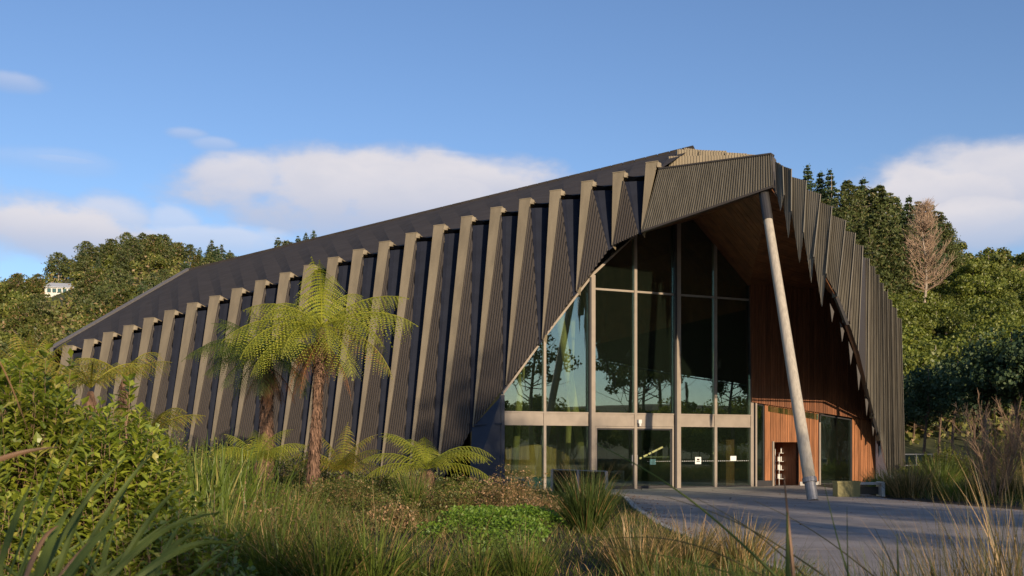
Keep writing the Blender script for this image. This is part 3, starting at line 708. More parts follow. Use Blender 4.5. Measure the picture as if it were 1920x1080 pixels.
# ---- timber wall right of the glass
def Wp(x, y, off): t, z = gtz(x, y, off); return G(t, off, z)
tw = M(); gbox(tw, gt(1409) + .02, gt(1549), -.30, .12, gtz(1409, 756)[1] + .02, gtz(1409, 530)[1] + .3)
up_backing = M(); up_backing.prism([Wp(1405, 530, .10), Wp(1552, 530, .10), Wp(1600, 620, .10), Wp(1648, 790, .10), Wp(1409, 753, .10)], -gn * .25)
upw = part(up_backing, 'upper_timber_wall', MT['dark'])
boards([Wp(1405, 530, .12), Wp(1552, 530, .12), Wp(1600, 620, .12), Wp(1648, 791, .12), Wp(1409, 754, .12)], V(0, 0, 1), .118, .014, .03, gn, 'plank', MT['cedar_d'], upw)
lwb = M(); 
def lowwall(x0, y0a, y0b, x1, y1): return [Wp(x0, y1, 0), Wp(x1, y1, 0), Wp(x1, y0b, 0), Wp(x0, y0a, 0)]
def yb(x): return 753 + (x - 1408) / 232 * 37            # lower edge of the upper wall
pan = [lowwall(1433, yb(1433) - 2, yb(1449) - 2, 1448, 911), lowwall(1448, yb(1448) - 2, yb(1497) - 2, 1497, 829), lowwall(1497, yb(1497) - 2, yb(1534) - 2, 1534, 909), lowwall(1597, yb(1597) - 2, yb(1645) - 2, 1645, 905)]
for p in pan:
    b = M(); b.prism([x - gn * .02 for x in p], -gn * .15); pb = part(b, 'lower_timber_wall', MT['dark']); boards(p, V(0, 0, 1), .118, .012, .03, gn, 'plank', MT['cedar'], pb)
# dark strips of glazing: clerestory, narrow side light and the large window
def win(x0, y0a, y0b, x1, y1, fr=.05):
    p = lowwall(x0, y0a, y0b, x1, y1); f = M()
    for a, b in zip(p, p[1:] + p[:1]):
        d = nrm(b - a); s_ = np.cross(gn, d); f.prism([a + gn * .03, b + gn * .03, b + gn * .03 - s_ * fr * -1, a + gn * .03 - s_ * fr * -1], -gn * .12)
    wf = part(f, 'window', MT['alu_dark']); g = M(); g.prism([q_ - gn * .02 for q_ in p], -gn * .02); g.build('pane', MT['glass'], wf, recalc=True); return wf
win(1536, yb(1536) + 3, yb(1597) + 3, 1596, 908); win(1416, yb(1416) + 2, yb(1432) + 2, 1432, 903)
m = M(); gbox(m, gt(1535) - .05, gt(1535) + .03, 0, .10, 0, gtz(1535, 792)[1]); part(m, 'window_post', MT['alu'])
m = M(); gbox(m, gt(1413) - .01, gt(1413) + .07, 0, .14, 0, gtz(1413, 756)[1]); part(m, 'window_post', MT['alu'])
p = [Wp(1441, yb(1441) + 3, .06), Wp(1534, yb(1534) + 3, .06), Wp(1534, yb(1534) + 14, .06), Wp(1441, yb(1441) + 13, .06)]
part(M().prism(p, -gn * .03), 'clerestory_strip', MT['glass'])
# door niche
t0, t1 = gt(1448), gt(1497); zt = gtz(1470, 829)[1]
m = M(); gbox(m, t0, t1, -1.6, -1.5, 0, zt + .1); gbox(m, t0 - .06, t0, -1.5, -.03, 0, zt); gbox(m, t1, t1 + .06, -1.5, -.03, 0, zt); gbox(m, t0, t1, -1.5, -.03, zt, zt + .08); part(m, 'door_niche', MT['cedar_d'])
boards([G(t0, -1.48, 0), G(t1, -1.48, 0), G(t1, -1.48, zt), G(t0, -1.48, zt)], V(0, 0, 1), .12, .012, .02, gn, 'plank', MT['cedar'], bld)
m = M(); gbox(m, t0 - .05, t0 + .03, .0, .09, 0, zt + .03); part(m, 'niche_jamb', MT['alu'])
m = M(); gbox(m, gt(1497) + .02, gt(1534), -.05, .08, 0, gtz(1510, 903)[1]); part(m, 'plinth', MT['concrete'])
m = M(); gbox(m, gt(1597), gt(1646), -.05, .08, 0, gtz(1610, 905)[1]); part(m, 'plinth', MT['concrete'])
m = M(); gbox(m, gt(1417), gt(1445), -.05, .10, 0, gtz(1430, 901)[1]); part(m, 'plinth', MT['alu_dark'])
# pale end wall under the flank edge
e0 = [Wp(1642, 805, .14), Wp(1643, 907, .14), at(1667, 902, 43.35), at(1651, 822, 43.35)]
part(M().prism(e0, V(.03, .2, 0)), 'end_panel', MT['white'])

# ---- soffit of the canopy
K1, K2, K3 = Wp(1300, 411, 0), Wp(1404, 536, 0), Wp(1552, 545, 0); G2 = fhit(1204, 436, -.1)
sof = M(); G2b = G(gt(1205), 0, gtz(1205, 436)[1])
arch_in = [p + V(-.02, .12, 0) for p in arch]
Ab = A_bot + V(0, .05, .02)
right_wall = [Wp(1552, 545, 0), Wp(1580, 590, 0), Wp(1605, 650, 0), Wp(1625, 715, 0), Wp(1640, 775, 0), Wp(1648, 835, 0), Wp(1650, 905, 0)]
tris = [(Ab, FL_b, G2b), (Ab, G2b, K1), (Ab, K1, K2), (Ab, K2, K3)]
aa = arch_in
tris += [(aa[0], aa[2], K3), (aa[2], aa[4], K3), (aa[4], aa[5], K3), (aa[5], aa[6], K3)]
for k in range(6): tris += [(aa[6 + k], aa[7 + k], right_wall[min(k + 1, 6)]), (aa[6 + k], right_wall[k], right_wall[min(k + 1, 6)])]
vs = []; 
for t in tris: vs += [p + V(0, .06, .06) for t_ in (t,) for p in t]
sof.add(vs, None, np.arange(len(vs)).reshape(-1, 3)); so_ = sof.build('soffit', MT['dark'], bld)
dirS = nrm(K2 - K1)
for t in tris[1:4]:
    n_ = np.cross(t[1] - t[0], t[2] - t[0]); n_ = nrm(n_); n_ = n_ if n_[2] < 0 else -n_
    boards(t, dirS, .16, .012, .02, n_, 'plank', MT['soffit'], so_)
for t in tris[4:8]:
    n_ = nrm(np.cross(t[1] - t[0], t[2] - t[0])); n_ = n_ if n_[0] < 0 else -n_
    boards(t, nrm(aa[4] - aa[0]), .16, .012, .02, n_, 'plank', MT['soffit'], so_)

# ---- leaning pole under the prow
cb = at(1524, 940, 30.6); ct = at(1434, 375, 33.6); cb = V(cb[0], cb[1], 0)
ds = nrm(ct - cb)
m = M(); n = 16; m.tube([lerp(cb + ds * .62, ct, k / n) for k in range(n + 1)], np.linspace(.185, .140, n + 1), 20); pole = m.build('pole', MT['pole'], bld, smooth=True)
m = M(); m.tube([cb + V(0, 0, 0), cb + ds * .60], .165, 16); m.tube([cb + ds * .56, cb + ds * .70], .215, 16); m.build('pole_shoe', MT['steel'], pole)
m = M(); m.tube([ct - ds * .75, ct + ds * .35], .165, 14); m.build('pole_cap', MT['alu_dark'], pole)

# ---- interior seen through the glass
def ibox(t0, t1, n0, n1, z0, z1, name, mat): m = M(); gbox(m, t0, t1, n0, n1, z0, z1); return part(m, name, mat)
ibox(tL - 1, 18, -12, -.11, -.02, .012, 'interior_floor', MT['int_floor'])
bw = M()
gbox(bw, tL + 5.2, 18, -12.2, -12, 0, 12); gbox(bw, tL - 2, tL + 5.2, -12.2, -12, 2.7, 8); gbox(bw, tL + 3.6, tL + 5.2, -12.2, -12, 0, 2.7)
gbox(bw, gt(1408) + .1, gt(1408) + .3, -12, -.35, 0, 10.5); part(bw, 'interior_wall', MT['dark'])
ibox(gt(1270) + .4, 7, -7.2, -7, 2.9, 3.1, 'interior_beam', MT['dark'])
for (x0, y0, x1, y1, o0, o1, r_) in ((962, 905, 984, 600, -1.2, -2.4, .14), (1100, 905, 1044, 560, -2.2, -1.2, .17), (1062, 905, 1075, 560, -4.5, -5.5, .13), (1330, 905, 1285, 600, -5.5, -5.5, .16)):
    p = Wp(x0, y0, o0); q_ = Wp(x1, y1, o1); p[2] = 0; m = M(); m.tube([p, lerp(p, q_, 1.0)], r_, 12); m.build('interior_pole', MT['pole_in'], bld, smooth=True)
# curved timber counter wall: boards standing on an arc
c0 = G(gt(1000, -4.0), -4.0, 0)
desk = M(); desk.box(-.05, .05, -.05, .05, 0, .1, c0); dk = desk.build('counter_base', MT['dark'], bld)
for k in range(26):
    a = R(190 + k * 6.0); r_ = 1.7; cpt = c0 + V(math.cos(a) * r_, math.sin(a) * r_ * .8, 0); h = 1.05 + .62 * math.sin(math.pi * min(1, k / 24))
    dirv = V(-math.sin(a), math.cos(a), 0); m = M(); m.box(-.098, .098, -.02, .02, 0.35, h + .05, cpt, np.array([dirv, V(math.cos(a), math.sin(a), 0), V(0, 0, 1)])); m.build('plank', MT['desk'], dk)
ibox(gt(985, -2.7), gt(1075, -2.7), -2.9, -2.5, .0, .42, 'low_seat', MT['teal']); ibox(gt(1150), gt(1180), -2.4, -2.0, 0, .35, 'stool', MT['lime'])
ibox(gt(1356, -1.2), gt(1372, -1.2), -1.4, -1.0, 0, 1.9, 'timber_partition', MT['cedar_d'])
ibox(gt(1205, -3.5), gt(1262, -3.5), -3.6, -3.5, 1.15, 1.2, 'handrail', MT['alu'])
lm_ = bpy.data.materials.new('glint_glow'); lm_.use_nodes = True; lt_ = NT(lm_.node_tree); lt_.n.clear(); lt_.add('ShaderNodeOutputMaterial', ins={0: lt_.add('ShaderNodeEmission', ins={0: (1, .66, .30), 1: 1.5})})  # added glow, stands in for a yellow reflection at the doors
lb_ = thing('glint_bar', Wp(1220, 848, -2.2), 'slanting row of yellow glowing segments added to stand in for a reflection in the glass doors', 'glint')
pa_, pb__ = Wp(1197, 861, -2.2), Wp(1243, 838, -2.2); M().tube([pa_, pb__], .012, 6).build('rod', MT['alu_dark'], lb_)
for f0, f1_ in ((.06, .12), (.22, .36), (.42, .50), (.56, .76), (.80, .98)): M().tube([lerp(pa_, pb__, f0), lerp(pa_, pb__, f1_)], .038, 8).build('glint', lm_, lb_)
# display rack in the niche
rk = thing('display_rack', G(gt(1472, -1.05), -1.05, 0), 'white wire display rack with leaflets in the timber doorway', 'rack')
m = M(); ax_ = AXG
for tx in (-.42, .42): m.box(tx - .012, tx + .012, -.14, -.12, 0, 1.55, rk.location, ax_); m.box(tx - .012, tx + .012, .12, .14, 0, 1.3, rk.location, ax_)
m.build('frame', MT['white'], rk)
for zz in (.25, .62, .98, 1.33):
    m = M(); m.box(-.41, .41, -.12, .13, zz, zz + .018, rk.location, ax_); m.build('shelf', MT['white'], rk)
    for q_ in range(5):
        if rng.random() < .2: continue
        x0 = -.38 + q_ * .155; m = M(); m.box(x0, x0 + .12, -.02, .0, zz + .02, zz + .02 + .16 + rng.random() * .07, rk.location, ax_); m.build('leaflet', (MT['paper'], MT['steel'], MT['teal'])[rng.integers(0, 3)], rk)

# ------------------------------------------------------------------ things on the paving
pb = at(1587, 930, 33.0)
pl = thing('planter_box', (pb[0], pb[1], .004), 'low olive yellow steel planter box beside the bench', 'planter')
m = M(); m.box(-.36, .36, -.25, .25, .0, .47, pl.location); m.build('box', MT['olive'], pl)
m = M(); m.box(-.38, .38, -.27, -.25, .44, .50, pl.location); m.box(-.38, .38, .25, .27, .44, .50, pl.location); m.box(-.38, -.36, -.25, .25, .44, .50, pl.location); m.box(.36, .38, -.25, .25, .44, .50, pl.location); m.build('rim', MT['olive'], pl)
be = at(1628, 930, 33.2)
bn = thing('bench', (be[0], be[1], .004), 'grey concrete bench with pale end post in front of the timber wall', 'bench')
for k in range(4): m = M(); m.box(-.46, .34, -.24 + k * .125, -.125 + k * .125 - .006, .38, .45, bn.location); m.build('slat', MT['concrete'], bn)
m = M(); m.box(-.42, -.34, -.22, .22, 0, .378, bn.location); m.build('leg', MT['steel'], bn)
m = M(); m.box(-.32, .34, .05, .12, .06, .30, bn.location); m.build('back_rail', MT['alu_dark'], bn)
m = M(); m.box(.35, .45, -.26, .26, 0, .47, bn.location); m.build('end_post', MT['white'], bn)
# glass balustrade
bs = thing('glass_balustrade', (3.1, 30.5, .0), 'glass balustrade with grey corner post at the left end of the paving', 'balustrade')
Yb = 31.0; ptA = at(1137, 940, Yb); ptB = at(1035, 900, 33.5)
zt_ = .86
for (p, q_) in ((V(ptA[0], ptA[1], 0), V(ptB[0], ptB[1], 0)),):
    d = nrm(q_ - p); Lb = np.linalg.norm(q_ - p)
    for k in range(2):
        a = p + d * (Lb * k / 2 + .05); b = p + d * (Lb * (k + 1) / 2 - .05); m = M(); nn_ = V(d[1], -d[0], 0) * .012
        m.prism([a + V(0, 0, .08), b + V(0, 0, .08), b + V(0, 0, zt_ - .03), a + V(0, 0, zt_ - .03)], nn_); m.build('glass_panel', MT['glass_clear'], bs, recalc=True)
    m = M(); m.tube([p + V(0, 0, zt_), q_ + V(0, 0, zt_)], .018, 8); m.build('top_rail', MT['steel'], bs)
for p in (V(ptA[0], ptA[1], 0), lerp(V(ptA[0], ptA[1], 0), V(ptB[0], ptB[1], 0), .5), V(ptB[0], ptB[1], 0)):
    m = M(); m.box(-.045, .045, -.045, .045, 0, zt_, p); m.build('post', MT['steel'], bs)

#@@PLANTS@@
# ------------------------------------------------------------------ trees
def clumps_in(n, rx, ry, rz, rad):
    p = rng.normal(size=(n, 3)); p /= np.linalg.norm(p, axis=1)[:, None]; p *= rng.random((n, 1)) ** .4
    p[:, 2] = np.where(p[:, 2] < -.55, -p[:, 2] * .6, p[:, 2]); return p * V(rx, ry, rz)
def crown_broad(h, r, ncl, nleaf, leaf, base=.32, rz=None, cl_r=.34):
    """broadleaf crown: clumps of leaves through the volume, open between them"""
    m = M(); rz = rz or (h * (1 - base) / 2); zc = h - rz * .98; c = clumps_in(ncl, r * .8, r * .8, rz * .82, 0)
    for p in c:
        rr = r * cl_r * (.6 + rng.random() * .8); q_ = rng.normal(size=(nleaf, 3)); q_ /= np.linalg.norm(q_, axis=1)[:, None]
        rad = rr * (.55 + .5 * rng.random((nleaf, 1))); pos = V(0, 0, zc) + p + q_ * rad * V(1, 1, .7)
        leafquads(m, pos, leaf * (.7 + .6 * rng.random(nleaf)), up=.5, out=q_, outw=.9, asp=.7)
    return m, c + V(0, 0, zc)
def trunk_mesh(h, r, tips, nl=10, k=7, lean=.3):
    m = M(); b = V((rng.random() - .5) * lean, (rng.random() - .5) * lean, 0); n = 8
    pts = np.array([b * (t ** 1.5) * h * .2 + V(math.sin(t * 5) * .02 * h, math.cos(t * 4) * .015 * h, t * h) for t in np.linspace(0, 1, n)])
    m.tube(pts, np.linspace(r, r * .22, n) * np.array([1.35] + [1] * (n - 1)), k)
    for i in range(min(nl, len(tips))):
        tp = tips[i]; f = min(.92, max(.25, (tp[2] / h) * .68 + rng.random() * .1)); s0 = np.array([np.interp(f, np.linspace(0, 1, n), pts[:, a]) for a in range(3)])
        md = lerp(s0, tp, .5) + V(0, 0, -.03 * h) + rng.normal(size=3) * .02 * h
        m.tube([s0, md, tp], [r * .42 * (1.1 - f), r * .25 * (1.1 - f), r * .06], 5)
        for _ in range(2):
            e = tp + rng.normal(size=3) * V(.07, .07, .05) * h; m.tube([lerp(md, tp, .4), lerp(md, e, .7), e], [r * .14, r * .08, r * .03], 4)
    return m
def crown_pine(h, r, nwh, leaf, nq=34, shape=1.0, base=.18, ragged=.3):
    """conifer: tiers of boughs, each bough a drooping row of needle sprays"""
    m = M(); tips = []
    for i in range(nwh):
        f = (i + rng.random() * .6) / nwh; z = h * (base + (1 - base) * f); R_ = r * ((1 - f) ** (.75 * shape) * (1 - .45 * (1 - f) ** 6) + .04) * (1 + rng.normal() * ragged * .4)
        nb = 5 + int(3 * (1 - f)); a0 = rng.random() * 6.28
        for b in range(nb):
            a = a0 + b * 6.283 / nb + rng.normal() * .25; Lb = max(.1, R_ * (.65 + rng.random() * .5)); n = max(6, int(nq * (.35 + Lb / r)))
            t = rng.random(n) ** .7; sp = Lb * .17 * (1.2 - t * .5)
            px = np.cos(a) * t * Lb; py = np.sin(a) * t * Lb; pz = z + Lb * (.22 * t - .25 * t ** 2) * (1 if f < .8 else 2)
            pos = np.stack([px, py, pz], 1) + rng.normal(size=(n, 3)) * sp[:, None] * V(1, 1, .45)
            leafquads(m, pos, leaf * (.6 + .8 * rng.random(n)), up=.7, asp=.42); tips.append(V(np.cos(a) * Lb * .7, np.sin(a) * Lb * .7, z))
    leafquads(m, np.stack([rng.normal(size=14) * .02 * h, rng.normal(size=14) * .02 * h, h * (.95 + .06 * rng.random(14))], 1), leaf * .8, up=.2, asp=.4)
    return m, tips
def make_tree(name, kind, h, r, label, group, leafmt, barkm='bark', **kw):
    t = thing(name, (0, 0, 0), label, 'tree', group)
    if kind == 'pine': m, tips = crown_pine(h, r, kw.get('nwh', 22), kw.get('leaf', .55), kw.get('nq', 30), kw.get('shape', 1), kw.get('base', .18)); tips = [tips[k] for k in rng.integers(0, len(tips), 14)]
    else: m, tips = crown_broad(h, r, kw.get('ncl', 26), kw.get('nleaf', 90), kw.get('leaf', .3), kw.get('base', .3), kw.get('rz'), kw.get('cl_r', .34))
    child('crown', m.mesh('crown', leafmt), t)
    tm_ = trunk_mesh(h * .93, kw.get('tr', h * .018), tips, kw.get('nl', 12)); child('trunk', tm_.mesh('trunk', MT[barkm], True), t); return t

# ---- hills
def interp_px(tab, x): return float(np.interp(x, [a for a, b in tab], [b for a, b in tab]))
silL = [(-900, 560), (-400, 520), (-100, 512), (0, 499), (60, 494), (100, 480), (160, 456), (220, 438), (268, 432), (310, 444), (350, 464), (400, 468), (440, 474), (480, 478), (540, 462), (600, 446), (700, 440), (900, 440), (1100, 470)]
silR = [(1250, 420), (1420, 350), (1500, 330), (1560, 330), (1620, 345), (1700, 382), (1750, 402), (1785, 440), (1830, 452), (1920, 450), (2100, 430), (2500, 420), (3000, 520)]
def hillL(x, y):
    """left hill: a spur 330-420 m off"""
    r = math.hypot(x, y); px_ = HX + FPX * x / max(y, 1); top = interp_px(silL, px_) + 38; zt = EYE + (HY - top) / FPX * 360
    f = min(1, max(0, (y - 110) / 250)); f2 = f * f * (3 - 2 * f); back_ = max(0, (y - 380)) * .05
    return zt * f ** 1.3 * (1 + .03 * math.sin(x * .05) * math.sin(y * .04)) - back_ - 1.0
def hillR(x, y):
    px_ = HX + FPX * x / max(y, 1); top = interp_px(silR, px_) + interp_px([(1200, 150), (1740, 150), (1800, 62), (2600, 62)], px_); zt = EYE + (HY - top) / FPX * 190
    f = min(1, max(0, (y - 70) / 120)); f2 = f ** 1.15; back_ = max(0, (y - 215)) * .03
    return zt * f2 * (1 + .04 * math.sin(x * .09 + 1) * math.sin(y * .08)) - back_ - 1.0
def terrain(fn_, xr, yr, nx, ny, name):
    xs = np.linspace(*xr, nx); ys = np.linspace(*yr, ny); v = [(x, y, fn_(x, y)) for x in xs for y in ys]
    i, j = np.meshgrid(np.arange(nx - 1), np.arange(ny - 1), indexing='ij'); q = np.stack([i * ny + j, (i + 1) * ny + j, (i + 1) * ny + j + 1, i * ny + j + 1], -1).reshape(-1, 4)
    m = M(); m.add(v, q); tag(m.build(name, MT['grassland'], smooth=True), kind='structure')
terrain(hillL, (-520, 40), (110, 620), 60, 50, 'hillside'); terrain(hillR, (30, 420), (70, 420), 50, 45, 'hillside')
terrain(lambda x, y: 15 * math.exp(-((x - 210) / 70) ** 2 - ((y + 110) / 130) ** 2) - 1.2, (90, 420), (-420, 160), 30, 40, 'hillside')  # unseen mound added to mask the bright horizon reflected in the glass

GL, GR = 'trees on the left hill', 'conifers on the right hill'
pineL = [make_tree('pine_tree', 'pine', 13, 5.6, 'broad dark green pine on the wooded left hill', 'pines on the left hill', L['pine'], 'bark_g', nwh=11, leaf=.8, nq=34, shape=.5, base=.34, tr=.4) for _ in range(4)]
pineL2 = [make_tree('conifer_tree', 'pine', 14, 4.2, 'pointed dark conifer on the ridge behind the hall roof', 'pointed conifers on the left ridge', L['pine_d'], 'bark_g', nwh=15, leaf=.7, nq=30, shape=1.0, base=.2, tr=.3) for _ in range(2)]
bushL = [make_tree('broadleaf_tree', 'broad', 8, 5, 'rounded olive green tree on the wooded left hill', 'rounded trees on the left hill', L['bush'], 'bark_g', ncl=17, nleaf=90, leaf=.70, base=.1, cl_r=.30) for _ in range(4)]
for p_, m_ in ((pineL[3], 'brush_g'), (bushL[3], 'bush'), (bushL[2], 'bush_l')):
    for c_ in p_.children:
        if c_.name.startswith('crown'): c_.data.materials[0] = L[m_]
pineL += [pineL2[0]]
usedL = {}
def put(protos, x, y, z, sc, **kw):
    p = protos[rng.integers(0, len(protos))]; rz = rng.random() * 6.28
    if id(p) not in usedL: usedL[id(p)] = 1; p.location = (x, y, z); p.rotation_euler = (0, 0, rz); p.scale = (sc,) * 3; 
    else: p = dup(p, (x, y, z), rz, sc)
    if kw.get('label'): p['label'] = kw['label']; 
    if kw.get('group'): p['group'] = kw['group']
    return p
HOUSE = at(115, 545, 330)
def clearL(x, y): return abs((HX + FPX * x / y) - 115) < 36 and 200 < y < 350
# crest
for px_ in np.arange(-60, 720, 15):
    y = 362 + rng.normal() * 6; x = (px_ + rng.normal() * 4 - HX) / FPX * y; z = hillL(x, y)
    if 445 < px_ < 540 or 610 < px_ < 685 or px_ > 700: continue
    if 370 < px_ < 620: q_ = put(pineL2, x, y, z - .5, .62 + rng.random() * .35); n_ = 'pointed conifer'
    elif px_ < 90: q_ = put(bushL, x, y, z - 1, .6 + rng.random() * .25); n_ = 'rounded tree'
    else: q_ = put(pineL, x, y, z - 1.0, .62 + rng.random() * .28); n_ = 'spreading pine'
    q_['label'] = n_ + ' on the skyline of the left hill, number %d from the left edge' % (1 + int((px_ + 60) // 15))
nL = 0; tries = 0
while nL < 235 and tries < 3000:
    tries += 1; y = 150 + 205 * rng.random() ** .75; px_ = -60 + rng.random() * 620; x = (px_ - HX) / FPX * y
    if px_ > 300 and y < 250: continue
    if clearL(x, y): continue
    z = hillL(x, y); nL += 1
    if (px_ < 60 and rng.random() < .8) or rng.random() < .42: put(bushL, x, y, z - .6, .55 + rng.random() * .5)
    else: put(pineL, x, y, z - 1.2, .55 + rng.random() * .4)
# scrub that fills the slopes: uncountable
def scrub(fn_, n, pxr, yr, per, rad, leaf, name, avoid=None):
    m = M(); y = yr[0] + (yr[1] - yr[0]) * rng.random(n) ** .8; px_ = pxr[0] + (pxr[1] - pxr[0]) * rng.random(n); x = (px_ - HX) / FPX * y
    for a, b, p in zip(x, y, px_):
        if avoid and avoid(a, b): continue
        z = fn_(a, b); sc = b / 300; r_ = rad * (.6 + rng.random() * .9); q_ = rng.normal(size=(per, 3)); q_ /= np.linalg.norm(q_, axis=1)[:, None]; q_[:, 2] = abs(q_[:, 2])
        leafquads(m, V(a, b, z) + q_ * r_ * V(1, 1, 1.0) * (.6 + .5 * rng.random((per, 1))), leaf * (.6 + .8 * rng.random(per)), up=.5, out=q_, outw=.9, asp=.7)
    tag(m.build(name, L['scrub']), kind='stuff')
scrub(hillL, 1500, (-120, 700), (120, 372), 48, 3.2, 1.0, 'hill_scrub', lambda x, y: clearL(x, y) and y > 305)

# house on the left hill
hz = hillL(HOUSE[0], HOUSE[1]); hz = HOUSE[2] - 1.6
hs = thing('house', (HOUSE[0], HOUSE[1], hz), 'small white house with pale metal roof among the trees of the left hill', 'house')
Hh = V(HOUSE[0], HOUSE[1], hz); ax_h = np.array([nrm(V(.97, .25, 0)), nrm(V(-.25, .97, 0)), V(0, 0, 1)])
m = M(); m.box(-4.4, 4.4, -3, 3, -3, 2.2, Hh, ax_h); m.build('wall', MT['house'], hs)
m = M(); m.box(-1.6, 4.2, -3.3, -3.0, -3, -.6, Hh, ax_h); m.build('lower_wall', MT['desk'], hs)
for s_ in (-1, 1):
    m = M(); p = [Hh + ax_h.T @ V(*c) for c in ((-4.8, s_ * 3.5, 2.1), (4.8, s_ * 3.5, 2.1), (3.4, 0, 3.9), (-3.4, 0, 3.9))]; m.prism(p, V(0, 0, .14)); m.build('roof', MT['houseroof'], hs, recalc=True)
for s_ in (-1, 1):
    m = M(); p = [Hh + ax_h.T @ V(*c) for c in ((s_ * 4.8, -3.5, 2.1), (s_ * 4.8, 3.5, 2.1), (s_ * 3.4, 0, 3.9))]; m.prism(p, V(0, 0, .14)); m.build('roof', MT['houseroof'], hs, recalc=True)
for k in range(5):
    m = M(); x0 = -3.7 + k * 1.55; m.box(x0, x0 + 1.1, -3.08, -3.0, .5, 1.8, Hh, ax_h); wdw = m.build('window', MT['alu_dark'], hs)
    m = M(); m.box(x0 + .08, x0 + 1.02, -3.10, -3.085, .58, 1.72, Hh, ax_h); m.build('pane', MT['teal'], wdw)

# ---- right hill
pineR = [make_tree('pine_tree', 'pine', 18, 5.2, 'tall dark green pine on the right hill behind the hall', 'pines on the right hill', L['pine'], 'bark_g', nwh=26, leaf=.55, nq=62, shape=.72, base=.16, tr=.34) for _ in range(4)]
coneR = [make_tree('conifer_tree', 'pine', 17, 3.6, 'slender dark conifer standing on the crest of the right hill', 'slender conifers on the right hill', L['pine_d'], 'bark_g', nwh=28, leaf=.5, nq=55, shape=.95, base=.1, tr=.28) for _ in range(3)]
bushR = [make_tree('broadleaf_tree', 'broad', 7.5, 4.6, 'rounded leafy green tree on the slope of the right hill', 'leafy trees on the right slope', L['bush_l'], 'bark_g', ncl=30, nleaf=130, leaf=.38, base=.08, cl_r=.25) for _ in range(5)]
bushR2 = [make_tree('broadleaf_tree', 'broad', 8, 4.4, 'dark olive tree on the far right shoulder of the hill', 'olive trees on the far right shoulder', L['bush'], 'bark_g', ncl=24, nleaf=70, leaf=.6, base=.08, cl_r=.34) for _ in range(3)]
#    px of the tip, py of the tip, distance, kind, scale hint (height in px)
spots = [(1514, 309, 178, 'c', 150), (1538, 322, 182, 'c', 150), (1556, 318, 180, 'c', 160), (1588, 338, 168, 'p', 190), (1618, 334, 185, 'c', 170), (1632, 352, 176, 'p', 200), (1650, 348, 170, 'p', 210), (1604, 350, 172, 'p', 190),
         (1668, 362, 184, 'p', 170), (1682, 370, 190, 'c', 160), (1704, 368, 176, 'c', 170), (1722, 378, 182, 'p', 150), (1748, 384, 178, 'c', 160), (1762, 398, 184, 'p', 140), (1776, 418, 180, 'p', 120), (1502, 345, 172, 'p', 190),
         (1545, 372, 160, 'p', 190), (1572, 390, 150, 'p', 210), (1640, 400, 150, 'p', 240), (1610, 420, 146, 'p', 230), (1668, 430, 150, 'p', 220), (1590, 460, 140, 'p', 200), (1700, 420, 160, 'p', 190), (1525, 400, 150, 'p', 180), (1648, 395, 158, 'p', 250)]
ordn = ['first', 'second', 'third', 'fourth', 'fifth', 'sixth', 'seventh', 'eighth', 'ninth', 'tenth', 'eleventh', 'twelfth', 'thirteenth', 'fourteenth', 'fifteenth', 'sixteenth', 'seventeenth', 'eighteenth', 'nineteenth', 'twentieth', 'twenty-first', 'twenty-second', 'twenty-third', 'twenty-fourth', 'twenty-fifth', 'twenty-sixth', 'twenty-seventh', 'twenty-eighth', 'twenty-ninth', 'thirtieth']
spots.sort()
for si, (x, y, Y, k, hp) in enumerate(spots):
    P = at(x, y, Y); hgt = hp / FPX * Y
    if k == 'c': q_ = put(coneR, P[0], P[1], P[2] - hgt, hgt / 17)
    else: q_ = put(pineR, P[0], P[1], P[2] - hgt, hgt / 18)
    q_['label'] = ('slender dark conifer' if k == 'c' else 'broad pine') + ' right of the arch, ' + ordn[si] + ' tree from it on the hill'
for k in range(34):
    px_ = 1775 + rng.random() * 190; Y = 215 + rng.random() * 45; top = interp_px([(1770, 432), (1830, 448), (1920, 446), (2000, 440)], px_) + rng.random() * 90 + 4; P = at(px_, top, Y); hgt = (58 + rng.random() * 40) / FPX * Y; q_ = rng.random() < .8
    put(bushR2 if q_ else coneR, P[0], P[1], P[2] - hgt, hgt / (8 if q_ else 17))
nR = 0
while nR < 125:
    f = rng.random(); Y = 88 + 88 * f; px_ = 1560 + rng.random() * 420; x = (px_ - HX) / FPX * Y; z = hillR(x, Y)
    zmax_px = interp_px([(1500, 540), (1700, 500), (1780, 480), (1960, 500)], px_)
    if HY - (z + 5 - EYE) / Y * FPX < zmax_px: continue
    put(bushR, x, Y, z - .8, .5 + rng.random() * .55); nR += 1
scrub(hillR, 1500, (1500, 2050), (84, 215), 44, 1.9, .62, 'hill_scrub')

